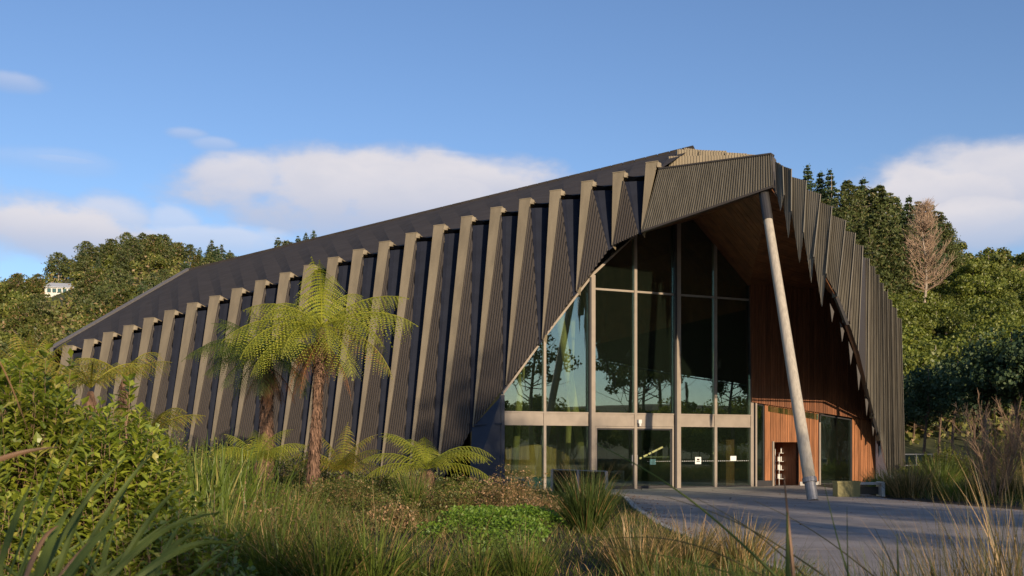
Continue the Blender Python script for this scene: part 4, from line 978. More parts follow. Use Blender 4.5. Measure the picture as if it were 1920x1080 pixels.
# the bare tree
bt = thing('bare_tree', (0, 0, 0), 'leafless pale brown tree rising among the dark pines on the right', 'tree')
bt.location = tuple(at(1733, 570, 150)); hb = 190 / FPX * 150
m = M(); tw_ = M(); pts = np.array([V(.02 * math.sin(t * 6), 0, t) * hb for t in np.linspace(-.35, 1, 14)]); m.tube(pts, np.linspace(.30, .03, 14), 7); child('trunk', m.mesh('trunk', MT['bark_g'], True), bt)
for k in range(150):
    f = .10 + .88 * rng.random() ** .9; a = rng.random() * 6.28; R_ = 4.6 * (1 - f) ** .75 * (.5 + .6 * rng.random()) + .3; p0 = V(0, 0, f * hb); up_ = .55 + .4 * rng.random(); p1 = p0 + V(math.cos(a) * R_, math.sin(a) * R_, R_ * up_)
    mid_ = lerp(p0, p1, .5) - V(0, 0, R_ * .12); tw_.tube([p0, mid_, p1], [.075, .045, .012], 4, False)
    for j in range(16):
        g = .25 + .75 * rng.random(); s_ = lerp(p0, p1, g) - V(0, 0, R_ * .12 * math.sin(g * 3.14)); e = s_ + V(*(rng.normal(size=3) * .38)) + V(math.cos(a) * .3, math.sin(a) * .3, .55); tw_.tube([s_, lerp(s_, e, .5) + rng.normal(size=3) * .06, e], [.028, .02, .009], 3, False)
child('branches', tw_.mesh('branches', MT['twigpale']), bt)

# ---- tall trees behind the right flank, part of their shade put into darker leaves
dk = [make_tree('shade_tree', 'broad', 13, 4.6, 'tall dark tree in shade behind the right end of the hall', 'dark trees right of the hall', L['pine_d'], 'bark', ncl=36, nleaf=120, leaf=.34, base=.34, tr=.2, cl_r=.27) for _ in range(3)]
for (x, top, Y, hp) in [(1735, 675, 68, 230), (1790, 660, 76, 235), (1850, 625, 64, 285), (1905, 600, 62, 320), (1712, 700, 84, 190), (1765, 690, 80, 190), (1965, 590, 60, 330), (1825, 680, 82, 210), (2050, 560, 60, 340), (2150, 540, 56, 380)]:
    P = at(x, top, Y); hgt = hp / FPX * Y; put(dk, P[0], P[1], P[2] - hgt, hgt / 13)

# ---- trees behind and beside the viewpoint: they throw the evening shade over the paving and stand in the glass
shade = [make_tree('shelter_tree', 'broad', 11, 3.9, 'open branched tree standing beyond the paving', 'trees around the forecourt', L['bush'], 'bark', ncl=26, nleaf=110, leaf=.28, base=.22, tr=.2, cl_r=.36) for _ in range(3)]
refl = [make_tree('open_pine', 'broad', 15, 4.6, 'tall open crowned pine facing the glass front', 'pines facing the glass front', L['pine'], 'bark', ncl=22, nleaf=110, leaf=.30, base=.30, tr=.22, cl_r=.22, nl=18) for _ in range(2)]
def sunline(c, ydist, htop, protos, H0):
    """tree on the sun's line of approach c = x + .4466 y, topped so its shade ends where the photograph's does"""
    x = c - .4663 * ydist; put(protos, x, ydist, 0, htop / H0)
# row towards the sun; heights fall so the shade just touches the foot of the hall
for c, yy, hh, r_ in [(15.7, -7, 15.6, .50), (16.1, -11, 16.0, .46), (21.5, -6, 13.2, .54), (22.0, -10, 13.6, .48), (27.9, -5, 13.0, .54), (28.4, -9, 13.4, .52), (31.9, -7, 12.6, .56), (35.2, -6, 11.0, .56)]:
    hh *= 1.12; q_ = put(shade, c - .4663 * yy, yy, 0, hh / 11); q_.scale = (hh / 11 * r_ / 1.12, hh / 11 * r_ / 1.12, hh / 11)
q_ = put(shade, 6.4, -6, 0, .42); q_.scale = (.5, .5, .42)  # small unseen tree added behind the viewpoint to shade the near bed
for x, y, h_, r_ in ((5.4, -8, .58, .52), (2.4, -8, .50, .5), (.4, -7, .44, .42), (-1.6, -6.5, .36, .34)): q_ = put(shade, x, y, 0, .5); q_.scale = (r_, r_, h_)  # more low unseen trees, added for shade patches on the near planting
for x, y, hh in [(50, 8, 14), (58, 2, 17), (66, 9, 15), (54, -8, 18), (72, -4, 19), (62, 18, 13), (78, 14, 16), (84, -14, 20), (68, 27, 13), (90, 4, 19), (58, 33, 10), (76, 32, 12), (96, 24, 17)]:
    put(refl, x, y, 0, hh / 15)
for x, y, hh in [(45, 29, 15), (50, 33, 17), (55, 30, 16), (60, 35, 17), (65, 33, 16), (70, 38, 18), (48, 24, 13)]: put(shade, x, y, 0, hh / 11)
for k in range(44):
    d_ = 62 + 45 * rng.random(); l_ = -34 + 72 * rng.random(); x = 5 + .81 * d_ + .59 * l_; y = 39 - .59 * d_ + .81 * l_
    put(bushR, x, y, 0, (.62 + .5 * rng.random()) * d_ / 85, label='leafy tree in the belt facing the glass front', group='tree belt facing the glass front')
for p_ in pineL + pineL2 + bushL + pineR + coneR + bushR + bushR2 + dk + shade + refl:      # kinds that found no place
    if id(p_) not in usedL:
        for c_ in list(p_.children): bpy.data.objects.remove(c_)
        bpy.data.objects.remove(p_)

# ------------------------------------------------------------------ tree ferns
def tree_fern(loc, htrunk, r0, r1, fronds, label, name='tree_fern', leaf=None, trunk=True, skirt=10, lean=(0, 0), npair=24, fl_default=2.4, droop=.5):
    t = thing(name, loc, label, 'tree fern' if trunk else 'fern'); o = V(*loc); leaf = leaf or L['fern']; top = o + V(lean[0], lean[1], htrunk)
    if trunk:
        n = 16; pts = [lerp(o - V(0, 0, .25), top, k / n) + V(math.sin(k * .6) * .02, math.cos(k * .5) * .02, 0) for k in range(n + 1)]; m = M()
        rr = np.interp(np.linspace(0, 1, n + 1), [0, .1, .6, .9, 1], [r0 * 1.25, r0, r1, r1 * 1.2, r1 * .8]); m.tube(pts, rr, 12); tk = m.build('trunk', MT['fibre'], t, smooth=True)
        m = M(); N = int(330 * htrunk)                     # old frond stubs and fibre, combed down the trunk
        f = rng.random(N); a = rng.random(N) * 6.28; P = o + (top - o) * f[:, None]; rad = np.interp(f, [0, .1, .6, .9, 1], [r0 * 1.25, r0, r1, r1 * 1.2, r1 * .8])
        P = P + np.stack([np.cos(a), np.sin(a), np.zeros(N)], 1) * rad[:, None] * .95
        Lh = .10 + .16 * rng.random(N); out = np.stack([np.cos(a), np.sin(a), np.zeros(N)], 1); sd = np.stack([-np.sin(a), np.cos(a), np.zeros(N)], 1)
        w_ = .014 + .014 * rng.random(N); tip = P + out * (.035 + .05 * rng.random((N, 1))) - V(0, 0, 1) * Lh[:, None]
        m.add(np.stack([P - sd * w_[:, None], P + sd * w_[:, None], tip + sd * w_[:, None] * .4, tip - sd * w_[:, None] * .4], 1).reshape(-1, 3), np.arange(N * 4).reshape(-1, 4))
        o2 = m.build('fibre', MT['fibre'], tk); tag(o2, kind='stuff')
        m = M()
        for k in range(skirt):
            frond(m, rng.random() * 6.28, -25 - rng.random() * 30, -84, htrunk * (.22 + .22 * rng.random()), .16, 14, .9, org=top - V(0, 0, .25))
        if skirt: m.build('dead_frond_skirt', MT['dead'], t)
    for fr in fronds:
        az_, e0, e1, ln, wd = fr[:5]; m = M(); frond(m, az_, e0, e1, ln, wd, npair, droop, org=top + V(0, 0, .05), roll=fr[5] if len(fr) > 5 else 0)
        m.build('frond', fr[6] if len(fr) > 6 else leaf, t)
    return t
def ring(n, e0, e1, ln, wd, j=.2, a0=0.0):
    return [(a0 + k * 6.283 / n + rng.normal() * j, e0 + rng.normal() * 7, e1 + rng.normal() * 9, ln * (1 + rng.normal() * .1), wd * (1 + rng.normal() * .08)) for k in range(n)]
A = lambda d: R(d)      # azimuth in degrees: 0 = right, 90 = away, 270 = towards the viewer
b1 = at(583, 932, 26.5); b1[2] = gz(b1[0], b1[1]) - .02; c1_ = at(603, 616, 26.5)
f1 = [(A(178), 42, -28, 2.25, .62), (A(195), 18, -48, 2.7, .62), (A(222), 10, -66, 2.7, .60), (A(248), 5, -72, 2.2, .62), (A(286), 8, -66, 2.3, .62), (A(322), 16, -58, 2.5, .60),
      (A(352), 26, -36, 2.7, .60), (A(8), 44, -14, 2.5, .52), (A(88), 74, 10, 2.3, .55), (A(62), 60, -10, 2.2, .55), (A(120), 58, -8, 2.2, .55), (A(150), 48, -30, 2.3, .55), (A(30), 40, -30, 2.3, .55),
      (A(268), 30, -50, 1.9, .55), (A(305), -10, -78, 2.5, .5), (A(338), -4, -74, 2.7, .48, 0, L['fern_y']), (A(205), -8, -74, 2.4, .5), (A(100), 20, -50, 2.2, .5), (A(262), 84, 40, 1.9, .50), (A(278), 78, 20, 2.0, .55), (A(236), 30, -40, 2.2, .55)]
tree_fern(b1, c1_[2] - b1[2], .15, .10, [(a_[0], a_[1], a_[2], a_[3], a_[4] * 1.2) + tuple(a_[5:]) for a_ in f1], 'tall sunlit tree fern with long rusty trunk in front of the ribs', skirt=9, lean=(c1_[0] - b1[0], 0), npair=22, droop=.60)
b2 = at(500, 880, 30.5); b2[2] = .1; c2_ = at(506, 668, 30.5)
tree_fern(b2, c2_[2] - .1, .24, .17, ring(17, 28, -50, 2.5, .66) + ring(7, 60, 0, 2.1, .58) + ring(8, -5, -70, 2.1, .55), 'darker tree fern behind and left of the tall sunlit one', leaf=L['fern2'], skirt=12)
b3 = at(485, 905, 26); b3[2] = .15
tree_fern(b3, 1.05, .16, .14, ring(11, 42, -38, 1.35, .36) + ring(4, 68, 5, 1.2, .34), 'small fern with yellow green fronds left of the rusty trunk', skirt=6, npair=18)
b4 = at(640, 900, 27.5); b4[2] = .15
tree_fern(b4, .7, .14, .12, ring(10, 50, -30, 1.5, .38) + ring(4, 72, 20, 1.4, .34), 'small fern right behind the rusty trunk', skirt=4, npair=18, leaf=L['fern_y'])
b5 = at(800, 930, 25.5); b5[2] = .15
f5 = [(A(180), 38, -38, 1.85, .46), (A(200), 22, -50, 1.75, .46), (A(232), 20, -46, 1.45, .44), (A(262), 34, -40, 1.3, .42), (A(300), 40, -48, 1.5, .42), (A(335), 46, -52, 2.0, .44), (A(0), 52, -50, 2.0, .44), (A(20), 40, -40, 1.9, .44), (A(120), 62, -20, 1.7, .42), (A(160), 66, -14, 1.7, .42), (A(350), 20, -48, 1.8, .42), (A(90), 50, -30, 1.7, .42), (A(190), 70, -4, 1.55, .42), (A(270), 72, 10, 1.2, .36)]
tree_fern(b5, .85, .16, .15, f5, 'low spreading fern in front of the blue return wall', skirt=10, npair=20, droop=.36)
b6 = at(60, 800, 17); b6[2] = 0
tree_fern(b6, 2.55, .10, .07, ring(10, 34, -20, 1.1, .34, .25) + ring(5, 70, 30, 1.1, .30), 'slim yellow green fern rising at the left edge of the picture', leaf=L['fern_y'], skirt=2, npair=18)
for (x, y, Y, ln, n_, lb) in [(170, 720, 14, 1.0, 7, 'drooping yellow fern tips above the leafy shrub at left'), (285, 800, 14.5, .95, 7, 'lone arching yellow fern beside the left rib feet'), (232, 700, 15.5, .9, 6, 'yellowing fern tips against the leftmost ribs')]:
    P = at(x, y, Y); P2 = V(P[0], P[1], 0)
    tree_fern(P2, P[2] - .1, .05, .04, ring(n_, 48, -25, ln, .26, .3), lb, leaf=L['fern_y'], skirt=0, npair=16)

# ------------------------------------------------------------------ leafy shrubs
def leaf_fold(m, base, dirv, nrmv, length, width):
    """folded pointed leaves, 4 triangles each"""
    n = len(base); s = np.cross(dirv, nrmv); s /= np.linalg.norm(s, axis=1)[:, None] + 1e-9; nn = np.cross(s, dirv); length = np.broadcast_to(length, (n,))[:, None]; width = np.broadcast_to(width, (n,))[:, None]
    mid = base + dirv * length * .52 - nn * length * .05; tip = base + dirv * length - nn * length * .16
    l = mid + s * width * .5 + nn * width * .16; r = mid - s * width * .5 + nn * width * .16
    v = np.stack([base, l, tip, mid, r], 1).reshape(-1, 3); k = np.arange(n)[:, None] * 5
    m.add(v, None, np.concatenate([k + np.array([[0, 1, 3]]), k + np.array([[1, 2, 3]]), k + np.array([[0, 3, 4]]), k + np.array([[3, 2, 4]])]))
def leafy_shrub(c, rad, nshoot, per, ll, lw, label, leaf, stem='twig', shoots_up=6, name='leafy_shrub', tall=.35):
    t = thing(name, (c[0], c[1], 0), label, 'shrub'); c = V(*c); rad = V(*rad); lm, sm = M(), M()
    foot = V(c[0], c[1], max(0, c[2] - rad[2] - .1))
    for k in range(nshoot):
        d = rng.normal(size=3); d[2] = abs(d[2]) * .9 + .05 if rng.random() < .8 else d[2] * .5; d = nrm(d); e = c + d * rad * (.62 + .42 * rng.random())
        if k < shoots_up: e = c + d * rad * V(.8, .8, 1) + V(0, 0, tall * rng.random())
        s0 = lerp(foot, e, .7) + rng.normal(size=3) * .05; dd = nrm(e - s0 + V(0, 0, .25)); Ls = .22 + .2 * rng.random()
        st = e - dd * Ls; sm.tube([s0, lerp(s0, st, .6) + rng.normal(size=3) * .03, st, e], [.005, .004, .003, .0015], 4, False)
        f = np.linspace(.05, 1, per) + rng.normal(size=per) * .02; a = np.arange(per) * 2.4 + rng.random() * 6; pb_ = st + dd * Ls * f[:, None]
        x_ = nrm(np.cross(dd, V(.3, .8, .1))); y_ = np.cross(dd, x_); rdl = np.cos(a)[:, None] * x_ + np.sin(a)[:, None] * y_
        dv = rdl * .85 + dd * (.35 + .5 * f[:, None]) + rng.normal(size=(per, 3)) * .18; dv /= np.linalg.norm(dv, axis=1)[:, None]
        nv_ = dd * .8 - rdl * .3 + V(0, 0, .5) + rng.normal(size=(per, 3)) * .25; leaf_fold(lm, pb_, dv, nv_, ll * (.6 + .6 * rng.random(per)) * (1.1 - .35 * f), lw * (.7 + .5 * rng.random(per)))
    lm.build('leaves', leaf, t); tag(sm.build('stems', MT[stem], t), kind='stuff'); return t
leafy_shrub((-3.95, 8.3, 1.25), (.75, .8, .95), 300, 14, .135, .060, 'glossy broadleaf shrub filling the left edge, tallest of the leafy ones', L['broad'], shoots_up=26)
leafy_shrub((-3.15, 8.0, 1.02), (.70, .7, .84), 300, 14, .13, .058, 'glossy broadleaf shrub with reddish stems, second from the left edge', L['broad'], shoots_up=24)
leafy_shrub((-3.6, 7.0, .66), (.85, .6, .65), 330, 13, .11, .052, 'low part-shaded broadleaf shrub behind the flax blades', L['broad'])
leafy_shrub((-2.45, 7.3, .55), (.60, .6, .62), 280, 13, .095, .045, 'smaller broadleaf shrub at the right end of the leafy bank', L['broad'], shoots_up=12)
leafy_shrub((-5.2, 10.4, 1.45), (.9, .9, 1.0), 340, 13, .13, .062, 'leafy shrub standing behind the front ones at far left', L['broad'], shoots_up=24)
leafy_shrub((-4.5, 11.4, 1.0), (.9, .9, 1.05), 300, 13, .12, .055, 'yellow green shrub below the feet of the far ribs', L['broad'], shoots_up=20)
leafy_shrub((-7.2, 14.0, 1.6), (1.2, 1.2, 1.3), 300, 14, .10, .05, 'leafy shrub under the far left fern', L['bush_l'])

# ------------------------------------------------------------------ grasses
def tussock(x, y, n, ln, w_, spread, leaf, label, lean1=1.25, z=None, name='tussock', group=None, S=5, upright=.12, cat='grass tussock', seeds=0, wob=0.0, az0=None, azs=3.2):
    z = float(gz(x, y)) - .04 if z is None else z; t = thing(name, (x, y, z), label, cat, group); m = M(); a = rng.random(n) * 6.283 if az0 is None else az0 + rng.normal(size=n) * azs
    rr = spread * np.sqrt(rng.random(n)); b = np.stack([x + np.cos(a) * rr, y + np.sin(a) * rr, np.full(n, z)], 1)
    l0 = upright + .55 * rng.random(n) ** 1.3; l1 = l0 + lean1 * (rng.random(n) ** 1.2)
    blades(m, b, a + rng.normal(size=n) * .35, ln * (.55 + .55 * rng.random(n)), w_ * (.6 + .8 * rng.random(n)), l0, l1, S, wob=wob); m.build('blades', leaf, t)
    if seeds:
        m = M(); k = seeds; a = rng.random(k) * 6.283; b = np.tile(V(x, y, z), (k, 1)) + rng.normal(size=(k, 3)) * V(spread * .4, spread * .4, 0)
        blades(m, b, a, ln * (1.1 + .35 * rng.random(k)), .006, .1 + .35 * rng.random(k), .5 + .8 * rng.random(k), 6); m.build('seed_stems', L['tuss_tan'], t)
    return t
# big dark tussock by the paving and its neighbours
p = at(1102, 1030, 15.6); tussock(p[0], p[1], 900, 1.02, .013, .20, L['tuss_dark'], 'large dark green tussock with upright tan tips beside the paving', lean1=.75, upright=.05, seeds=60)
p = at(775, 950, 22); tussock(p[0], p[1], 420, .95, .013, .16, L['tuss'], 'small upright green tussock left of the bright ground cover', lean1=.5, seeds=20)
p = at(985, 1100, 10.5); tussock(p[0], p[1], 520, .66, .009, .18, L['tuss'], 'low brown tipped tussock at the bottom edge below the dark one', lean1=.6, seeds=40)
lbl = [('arching green grass clump at the bottom edge, left of centre', 520, 9.4), ('tan streaked grass clump beside the flax tips', 610, 9.0), ('arching tussock with pale seed stems at bottom centre', 700, 9.2), ('dark arching grass at bottom centre, right of the seed stems', 800, 9.6), ('thin drooping grass below the bright ground cover', 890, 10.4), ('green drooping grass right of the leafy bank', 430, 9.8)]
for lb, px_, Y in lbl:
    x = (px_ - HX) / FPX * Y; tussock(x, Y, 400, .98 if px_ < 760 else .68, .013, .16, L['tuss'], lb, lean1=2.3, S=7, seeds=40)
lbl = [('mixed green and tan sedge at the paving edge, nearest the dark tussock', 1200, 11.6), ('bushy tan sedge on the left edge of the paving', 1285, 12.4), ('olive sedge spilling onto the paving, rightmost of its clump', 1385, 13.0), ('short green sedge at the bottom edge under the long stems', 1250, 8.6), ('low green sedge where the paving meets the picture bottom', 1350, 8.2), ('small yellowish sedge near the paving corner', 1440, 9.6)]
for lb, px_, Y in lbl:
    x = (px_ - HX) / FPX * Y; tussock(x, Y, 480, (.80 if Y > 11 else .72), .012, .24, L['tuss'] if Y < 11 else L['tuss_tan'], lb, lean1=1.0, S=5, seeds=26)
# tall fresh green strap plants left of centre
k = 0
for lb, px_, Y, top in [('tall fresh green strap leaves against the rib feet', 345, 14.5, 826), ('tall bright strap leaves right of the leafy shrubs', 395, 14.0, 822), ('fresh green leaves left of the small fern', 440, 14.6, 845), ('tall green leaves in front of the ribs, half hidden by shrubs', 310, 13.6, 832), ('mid green strap leaves lower down the bank', 380, 12.0, 880), ('grassy green clump right of the strap leaves', 470, 12.8, 905), ('yellowish grass clump at the foot of the bank', 430, 10.8, 945), ('loose green grass between the bank and the small fern', 520, 14.5, 900), ('shaggy green clump in the middle of the bank', 345, 10.6, 925)]:
    x = (px_ - HX) / FPX * Y; h = EYE + (HY - top) / FPX * Y - float(gz(x, Y)); tussock(x, Y, 230, h * 1.05, .040 if k < 4 else .028, .42, L['tallgrass'], lb, lean1=.7, S=6, upright=.02, wob=.5, name='strap_plant', cat='strap plant'); k += 1
# right hand clumps
for lb, px_, Y, ln, mt_ in [('rounded brown green sedge mound left of the bare twiggy shrub', 1705, 32.5, 1.25, 'tuss_tan'), ('sedge mound against the corner of the hall', 1665, 34.5, 1.0, 'tuss'), ('green sedge mound behind the first one', 1760, 34, 1.35, 'tuss'), ('low yellow grass under the bare twiggy shrub', 1850, 30.5, .85, 'tuss_tan'), ('yellow grass at the right edge beyond the paving', 1905, 30, .95, 'tuss_tan'), ('small sedge at the paving edge beside the twiggy shrub', 1800, 30.5, .7, 'tuss')]:
    x = (px_ - HX) / FPX * Y; tussock(x, Y, 700, ln, .016, .55, L[mt_], lb, lean1=1.1, S=4)
for lb, px_, Y, n_, ln in [('tan stemmed grass leaning across the bottom right corner', 1850, 5.2, 420, 1.25), ('thin tan stems at the right edge of the picture', 1960, 5.6, 420, 1.45), ('dark green blades in the bottom right corner', 1900, 4.6, 160, 1.15), ('sparse tan stems in front of the paving', 1740, 6.0, 230, .98), ('low tan grass at the bottom edge under the upright blades', 1560, 6.4, 260, .80), ('dark grass at the bottom edge left of the upright blades', 1430, 6.6, 260, .82), ('dark green grass at the bottom edge near the sunlit strip', 1680, 6.8, 240, .85)]:
    x = (px_ - HX) / FPX * Y; tussock(x, Y, n_, ln, .0075, .24, L['tuss_tan'] if 'tan' in lb else L['tuss_dark'], lb, lean1=.75, S=7, z=.10, upright=.0)
# long single stems crossing the paving
def stem(x0, y0, x1, y1, Y0, Y1, w0, mt_, lb, sag=0.0, cat='grass stem', name='grass_stem'):
    a, b = at(x0, y0, Y0), at(x1, y1, Y1); n = 12; foot = a + (a - b) * (a[2] / max(.05, b[2] - a[2]) if b[2] > a[2] + .05 else 0) * .0
    pts = [lerp(a, b, k / n) + V(0, 0, sag * math.sin(math.pi * k / n)) for k in range(n + 1)]
    g = V(a[0] + (a[0] - b[0]) * .25, a[1], 0); pts = [lerp(g, a, k / 3) for k in range(3)] + pts; rr = np.r_[[w0] * 3, np.linspace(w0, w0 * .25, n + 1)]
    o = M().tube(pts, rr, 5).build(name, L[mt_]); tag(o, lb, cat)
stem(1475, 1100, 1118, 832, 3.4, 3.7, .0055, 'flax', 'longest olive stem, slanting up left across the glass doors', .05)
stem(1560, 1090, 1242, 930, 3.6, 3.9, .0035, 'tuss_tan', 'long thin tan stem slanting left below the doors', .04)
stem(1450, 1090, 1110, 1014, 3.6, 3.9, .0035, 'tuss_tan', 'tan stem lying lowest, bowed above the sedges', .07)
stem(1420, 1090, 1080, 1018, 3.5, 3.7, .0030, 'flax', 'short olive stem above the dark tussock edge', .02)
stem(1520, 1090, 1306, 935, 3.6, 3.9, .0035, 'tuss_tan', 'tan stem between the two long slanting ones', .03)
stem(1490, 1100, 1470, 892, 3.0, 3.0, .0075, 'flax_b', 'upright brown blade ending below the doorway', 0)
stem(1478, 1100, 1476, 960, 2.8, 2.8, .0085, 'flax', 'upright olive blade rising from the bottom edge', 0)
stem(1600, 1100, 1545, 905, 3.8, 4.0, .0045, 'flax', 'bowed olive stem right of the upright blades', -.03)
stem(1650, 1090, 1412, 938, 3.9, 4.2, .0030, 'tuss_tan', 'faint tan stem reaching towards the pole foot', .03)
stem(1690, 1100, 1640, 990, 3.9, 4.2, .0035, 'tuss_tan', 'short tan stem in front of the sunlit strip', .01)
stem(1590, 1100, 1588, 950, 3.7, 3.7, .0035, 'tuss_dark', 'short dark stem beside the bowed one', .01)
stem(1685, 1100, 1682, 1000, 3.5, 3.5, .005, 'tuss_dark', 'dark stub of a blade at the bottom edge', .01)

# flax at lower left
def strap(m, x0, y0, Y0, x1, y1, Y1, w_, bow=.0, S=14, tw=0.3):
    w_ = w_ * .72
    a, b = at(x0, y0, Y0), at(x1, y1, Y1); g = V(a[0], a[1] + .1, 0); d = b - a; pts = []
    for k in range(S + 1):
        s = k / S; pts.append(lerp(a, b, s) + V(0, 0, bow * math.sin(math.pi * s)))
    pts = [lerp(g, a, k / 3) for k in range(3)] + pts; pts = np.array(pts); n = len(pts); tg = np.gradient(pts, axis=0); tg /= np.linalg.norm(tg, axis=1)[:, None]
    sd = np.cross(tg, V(tw, 1, .25)); sd /= np.linalg.norm(sd, axis=1)[:, None]; nn_ = np.cross(sd, tg); t = np.linspace(0, 1, n); pr_ = w_ * np.minimum(1, .6 + t) * (1 - np.clip((t - .35) / .65, 0, 1) ** 1.8 * .96) * .5
    L_ = pts - sd * pr_[:, None]; R_ = pts + sd * pr_[:, None]; C_ = pts - nn_ * pr_[:, None] * .45; v = np.stack([L_, C_, R_], 1).reshape(-1, 3); i = np.arange(n - 1)[:, None] * 3
    m.add(v, np.concatenate([i + np.array([[0, 1, 4, 3]]), i + np.array([[1, 2, 5, 4]])]))
fx = thing('flax_plant', (-1.5, 3.3, 0), 'long strap leaved flax at the bottom left corner nearest the viewer', 'flax')
SL = [(10, 1100, 118, 800, 3.2, .0, .030), (25, 1110, 200, 735, 3.5, .05, .030), (-20, 1100, 5, 790, 3.0, .0, .036), (60, 1110, 245, 850, 3.1, .05, .034), (95, 1110, 190, 880, 3.2, .03, .030), (120, 1110, 305, 830, 3.4, .05, .028),
      (150, 1110, 320, 790, 3.6, .06, .028), (200, 1110, 350, 900, 3.2, .04, .030), (235, 1100, 470, 1026, 2.9, .06, .034), (180, 1110, 420, 960, 3.1, .06, .030), (60, 1110, 130, 950, 2.7, .02, .036), (0, 1060, 60, 905, 3.0, .02, .032), (260, 1110, 390, 1000, 3.0, .05, .026), (110, 1100, 240, 960, 2.8, .02, .034)]
for (x0, y0, x1, y1, Y, bw_, wd) in SL: m = M(); strap(m, x0, y0, Y, x1, y1, Y + .25, wd, bw_, tw=rng.normal() * .5); m.build('blade', L['flax'], fx)
for (x0, y0, x1, y1, Y, bw_, wd) in [(-30, 872, 112, 838, 2.9, .01, .020), (45, 1090, 110, 985, 2.7, .03, .026), (95, 1100, 225, 975, 3.0, .02, .014), (-10, 660, 60, 830, 3.4, .02, .010)]:
    m = M(); strap(m, x0, y0, Y, x1, y1, Y + .1, wd, bw_); m.build('dry_blade', L['flax_b'], fx)
fx2 = thing('flax_plant', (-2.2, 4.6, 0), 'second flax clump with broad blades just behind the nearest one', 'flax')
for k in range(20):
    x0 = -40 + k * 18; m = M(); strap(m, x0, 1130, 4.4, x0 + 20 + rng.normal() * 90, 930 + rng.random() * 110, 4.6, .03, .05 * rng.random(), tw=rng.normal() * .5); m.build('blade', L['flax'], fx2)

# ------------------------------------------------------------------ low shrubs, twiggy brush
def brush(x, y, r, h, n, leaf, label, ls=.028, cat='shrub', name='low_shrub', tw=90, z=None):
    z = float(gz(x, y)) - .03 if z is None else z; t = thing(name, (x, y, z), label, cat); m = M(); sm = M(); q_ = rng.normal(size=(n, 3)); q_ /= np.linalg.norm(q_, axis=1)[:, None]; q_[:, 2] = abs(q_[:, 2])
    lump = 1 + .30 * np.sin(q_[:, 0] * 7 + x) * np.cos(q_[:, 1] * 6 + y) + .15 * np.sin(q_[:, 2] * 9)
    rr = (.45 + .6 * rng.random((n, 1)) ** .6) * lump[:, None]; leafquads(m, V(x, y, z) + q_ * V(r, r, h) * rr, ls * (.6 + .9 * rng.random(n)), up=.4, out=q_, outw=.5, asp=.45); m.build('leaves', leaf, t)
    d = rng.normal(size=(tw * 4, 3)); d[:, 2] = abs(d[:, 2]) + .15; d /= np.linalg.norm(d, axis=1)[:, None]; st = V(x, y, z) + d * V(r, r, h) * .55
    blades(sm, st, np.arctan2(d[:, 1], d[:, 0]), .5 * h * (.7 + .6 * rng.random(tw * 4)), .006, .2 + .6 * rng.random(tw * 4), .3 + .8 * rng.random(tw * 4), 3); sm.build('twigs', L['brush'], t); return t
for lb, px_, Y, r_, top, mt_ in [('tan tipped brown shrub in front of the blue return wall', 905, 22, .75, 905, 'brush'), ('pinkish brown shrub at the foot of the left glass panes', 965, 21, .75, 892, 'brush'), ('brown shrub between the glass and the dark tussock', 1010, 19, .65, 930, 'brush'), ('olive shrub below the spreading fern', 845, 21, .75, 915, 'brush_g'),
        ('dark brown green shrub right of the rusty trunk', 660, 23, .95, 905, 'brush_g'), ('low dark shrub in the middle of the bed', 720, 20.5, .8, 925, 'brush_g'), ('brown twiggy shrub left of the bright ground cover', 735, 16.5, .6, 950, 'brush'), ('olive shrub at the foot of the rusty trunk', 560, 22, .85, 915, 'brush_g'), ('brown green shrub in front of the small fern', 500, 19, .85, 915, 'brush_g'),
        ('dry brown shrub at the left edge of the paving', 1050, 17.2, .5, 960, 'brush'), ('olive shrub on the shaded bank, left of centre', 600, 14.5, .7, 960, 'brush_g'), ('brownish shrub on the bank below the strap leaves', 480, 12.5, .6, 950, 'brush'), ('low brown shrub beyond the paving at right', 1860, 33, 1.0, 905, 'brush'), ('green brush behind the bare twiggy shrub', 1900, 36, 1.3, 850, 'brush_g')]:
    x = (px_ - HX) / FPX * Y; h = EYE + (HY - top) / FPX * Y - float(gz(x, Y)); brush(x, Y, r_, h * 1.02, int(5600 * r_), L[mt_], lb, ls=.050)
for lb, px_, Y, r_, top in [('leafy green shrub at the right corner of the hall', 1775, 37, 1.1, 838), ('taller leafy shrub behind the bare twigs at the right edge', 1905, 44, 2.0, 810), ('green shrub low between hall corner and sedges', 1735, 42, 1.3, 868)]:
    x = (px_ - HX) / FPX * Y; h = EYE + (HY - top) / FPX * Y; leafy_shrub((x, Y, h * .5), (r_, r_, h * .5), 320, 14, .10, .055, lb, L['bush_l'], shoots_up=20)
# more planting along the foot of the long flank
for k, (px_, Y, top) in enumerate([(350, 32, 840), (420, 30, 835), (540, 31, 850), (590, 29, 868), (700, 29, 880), (760, 30, 885), (860, 29, 905), (300, 28, 820), (220, 27, 800), (150, 27, 790), (60, 26, 780), (470, 34, 850), (640, 24.5, 893), (890, 26, 912)]):
    x = (px_ - HX) / FPX * Y; h = EYE + (HY - top) / FPX * Y - float(gz(x, Y))
    nm = ['left end of the long flank', 'second rib group', 'foot of the darker tree fern', 'gap left of the rusty trunk', 'right of the rusty trunk by the wall', 'wall behind the spreading fern', 'blue return wall', 'leftmost strap leaves', 'far left ribs', 'far left corner ribs', 'left picture edge', 'shade under the darker tree fern', 'small fern at the trunk', 'bench of brown shrubs'][k]
    brush(x, Y, 1.25 if Y > 26 else .9, max(.5, h / 1.1), 5200, L['bush'] if k % 3 else L['brush_g'], 'green undergrowth shrub near the ' + nm, ls=.075, tw=40)

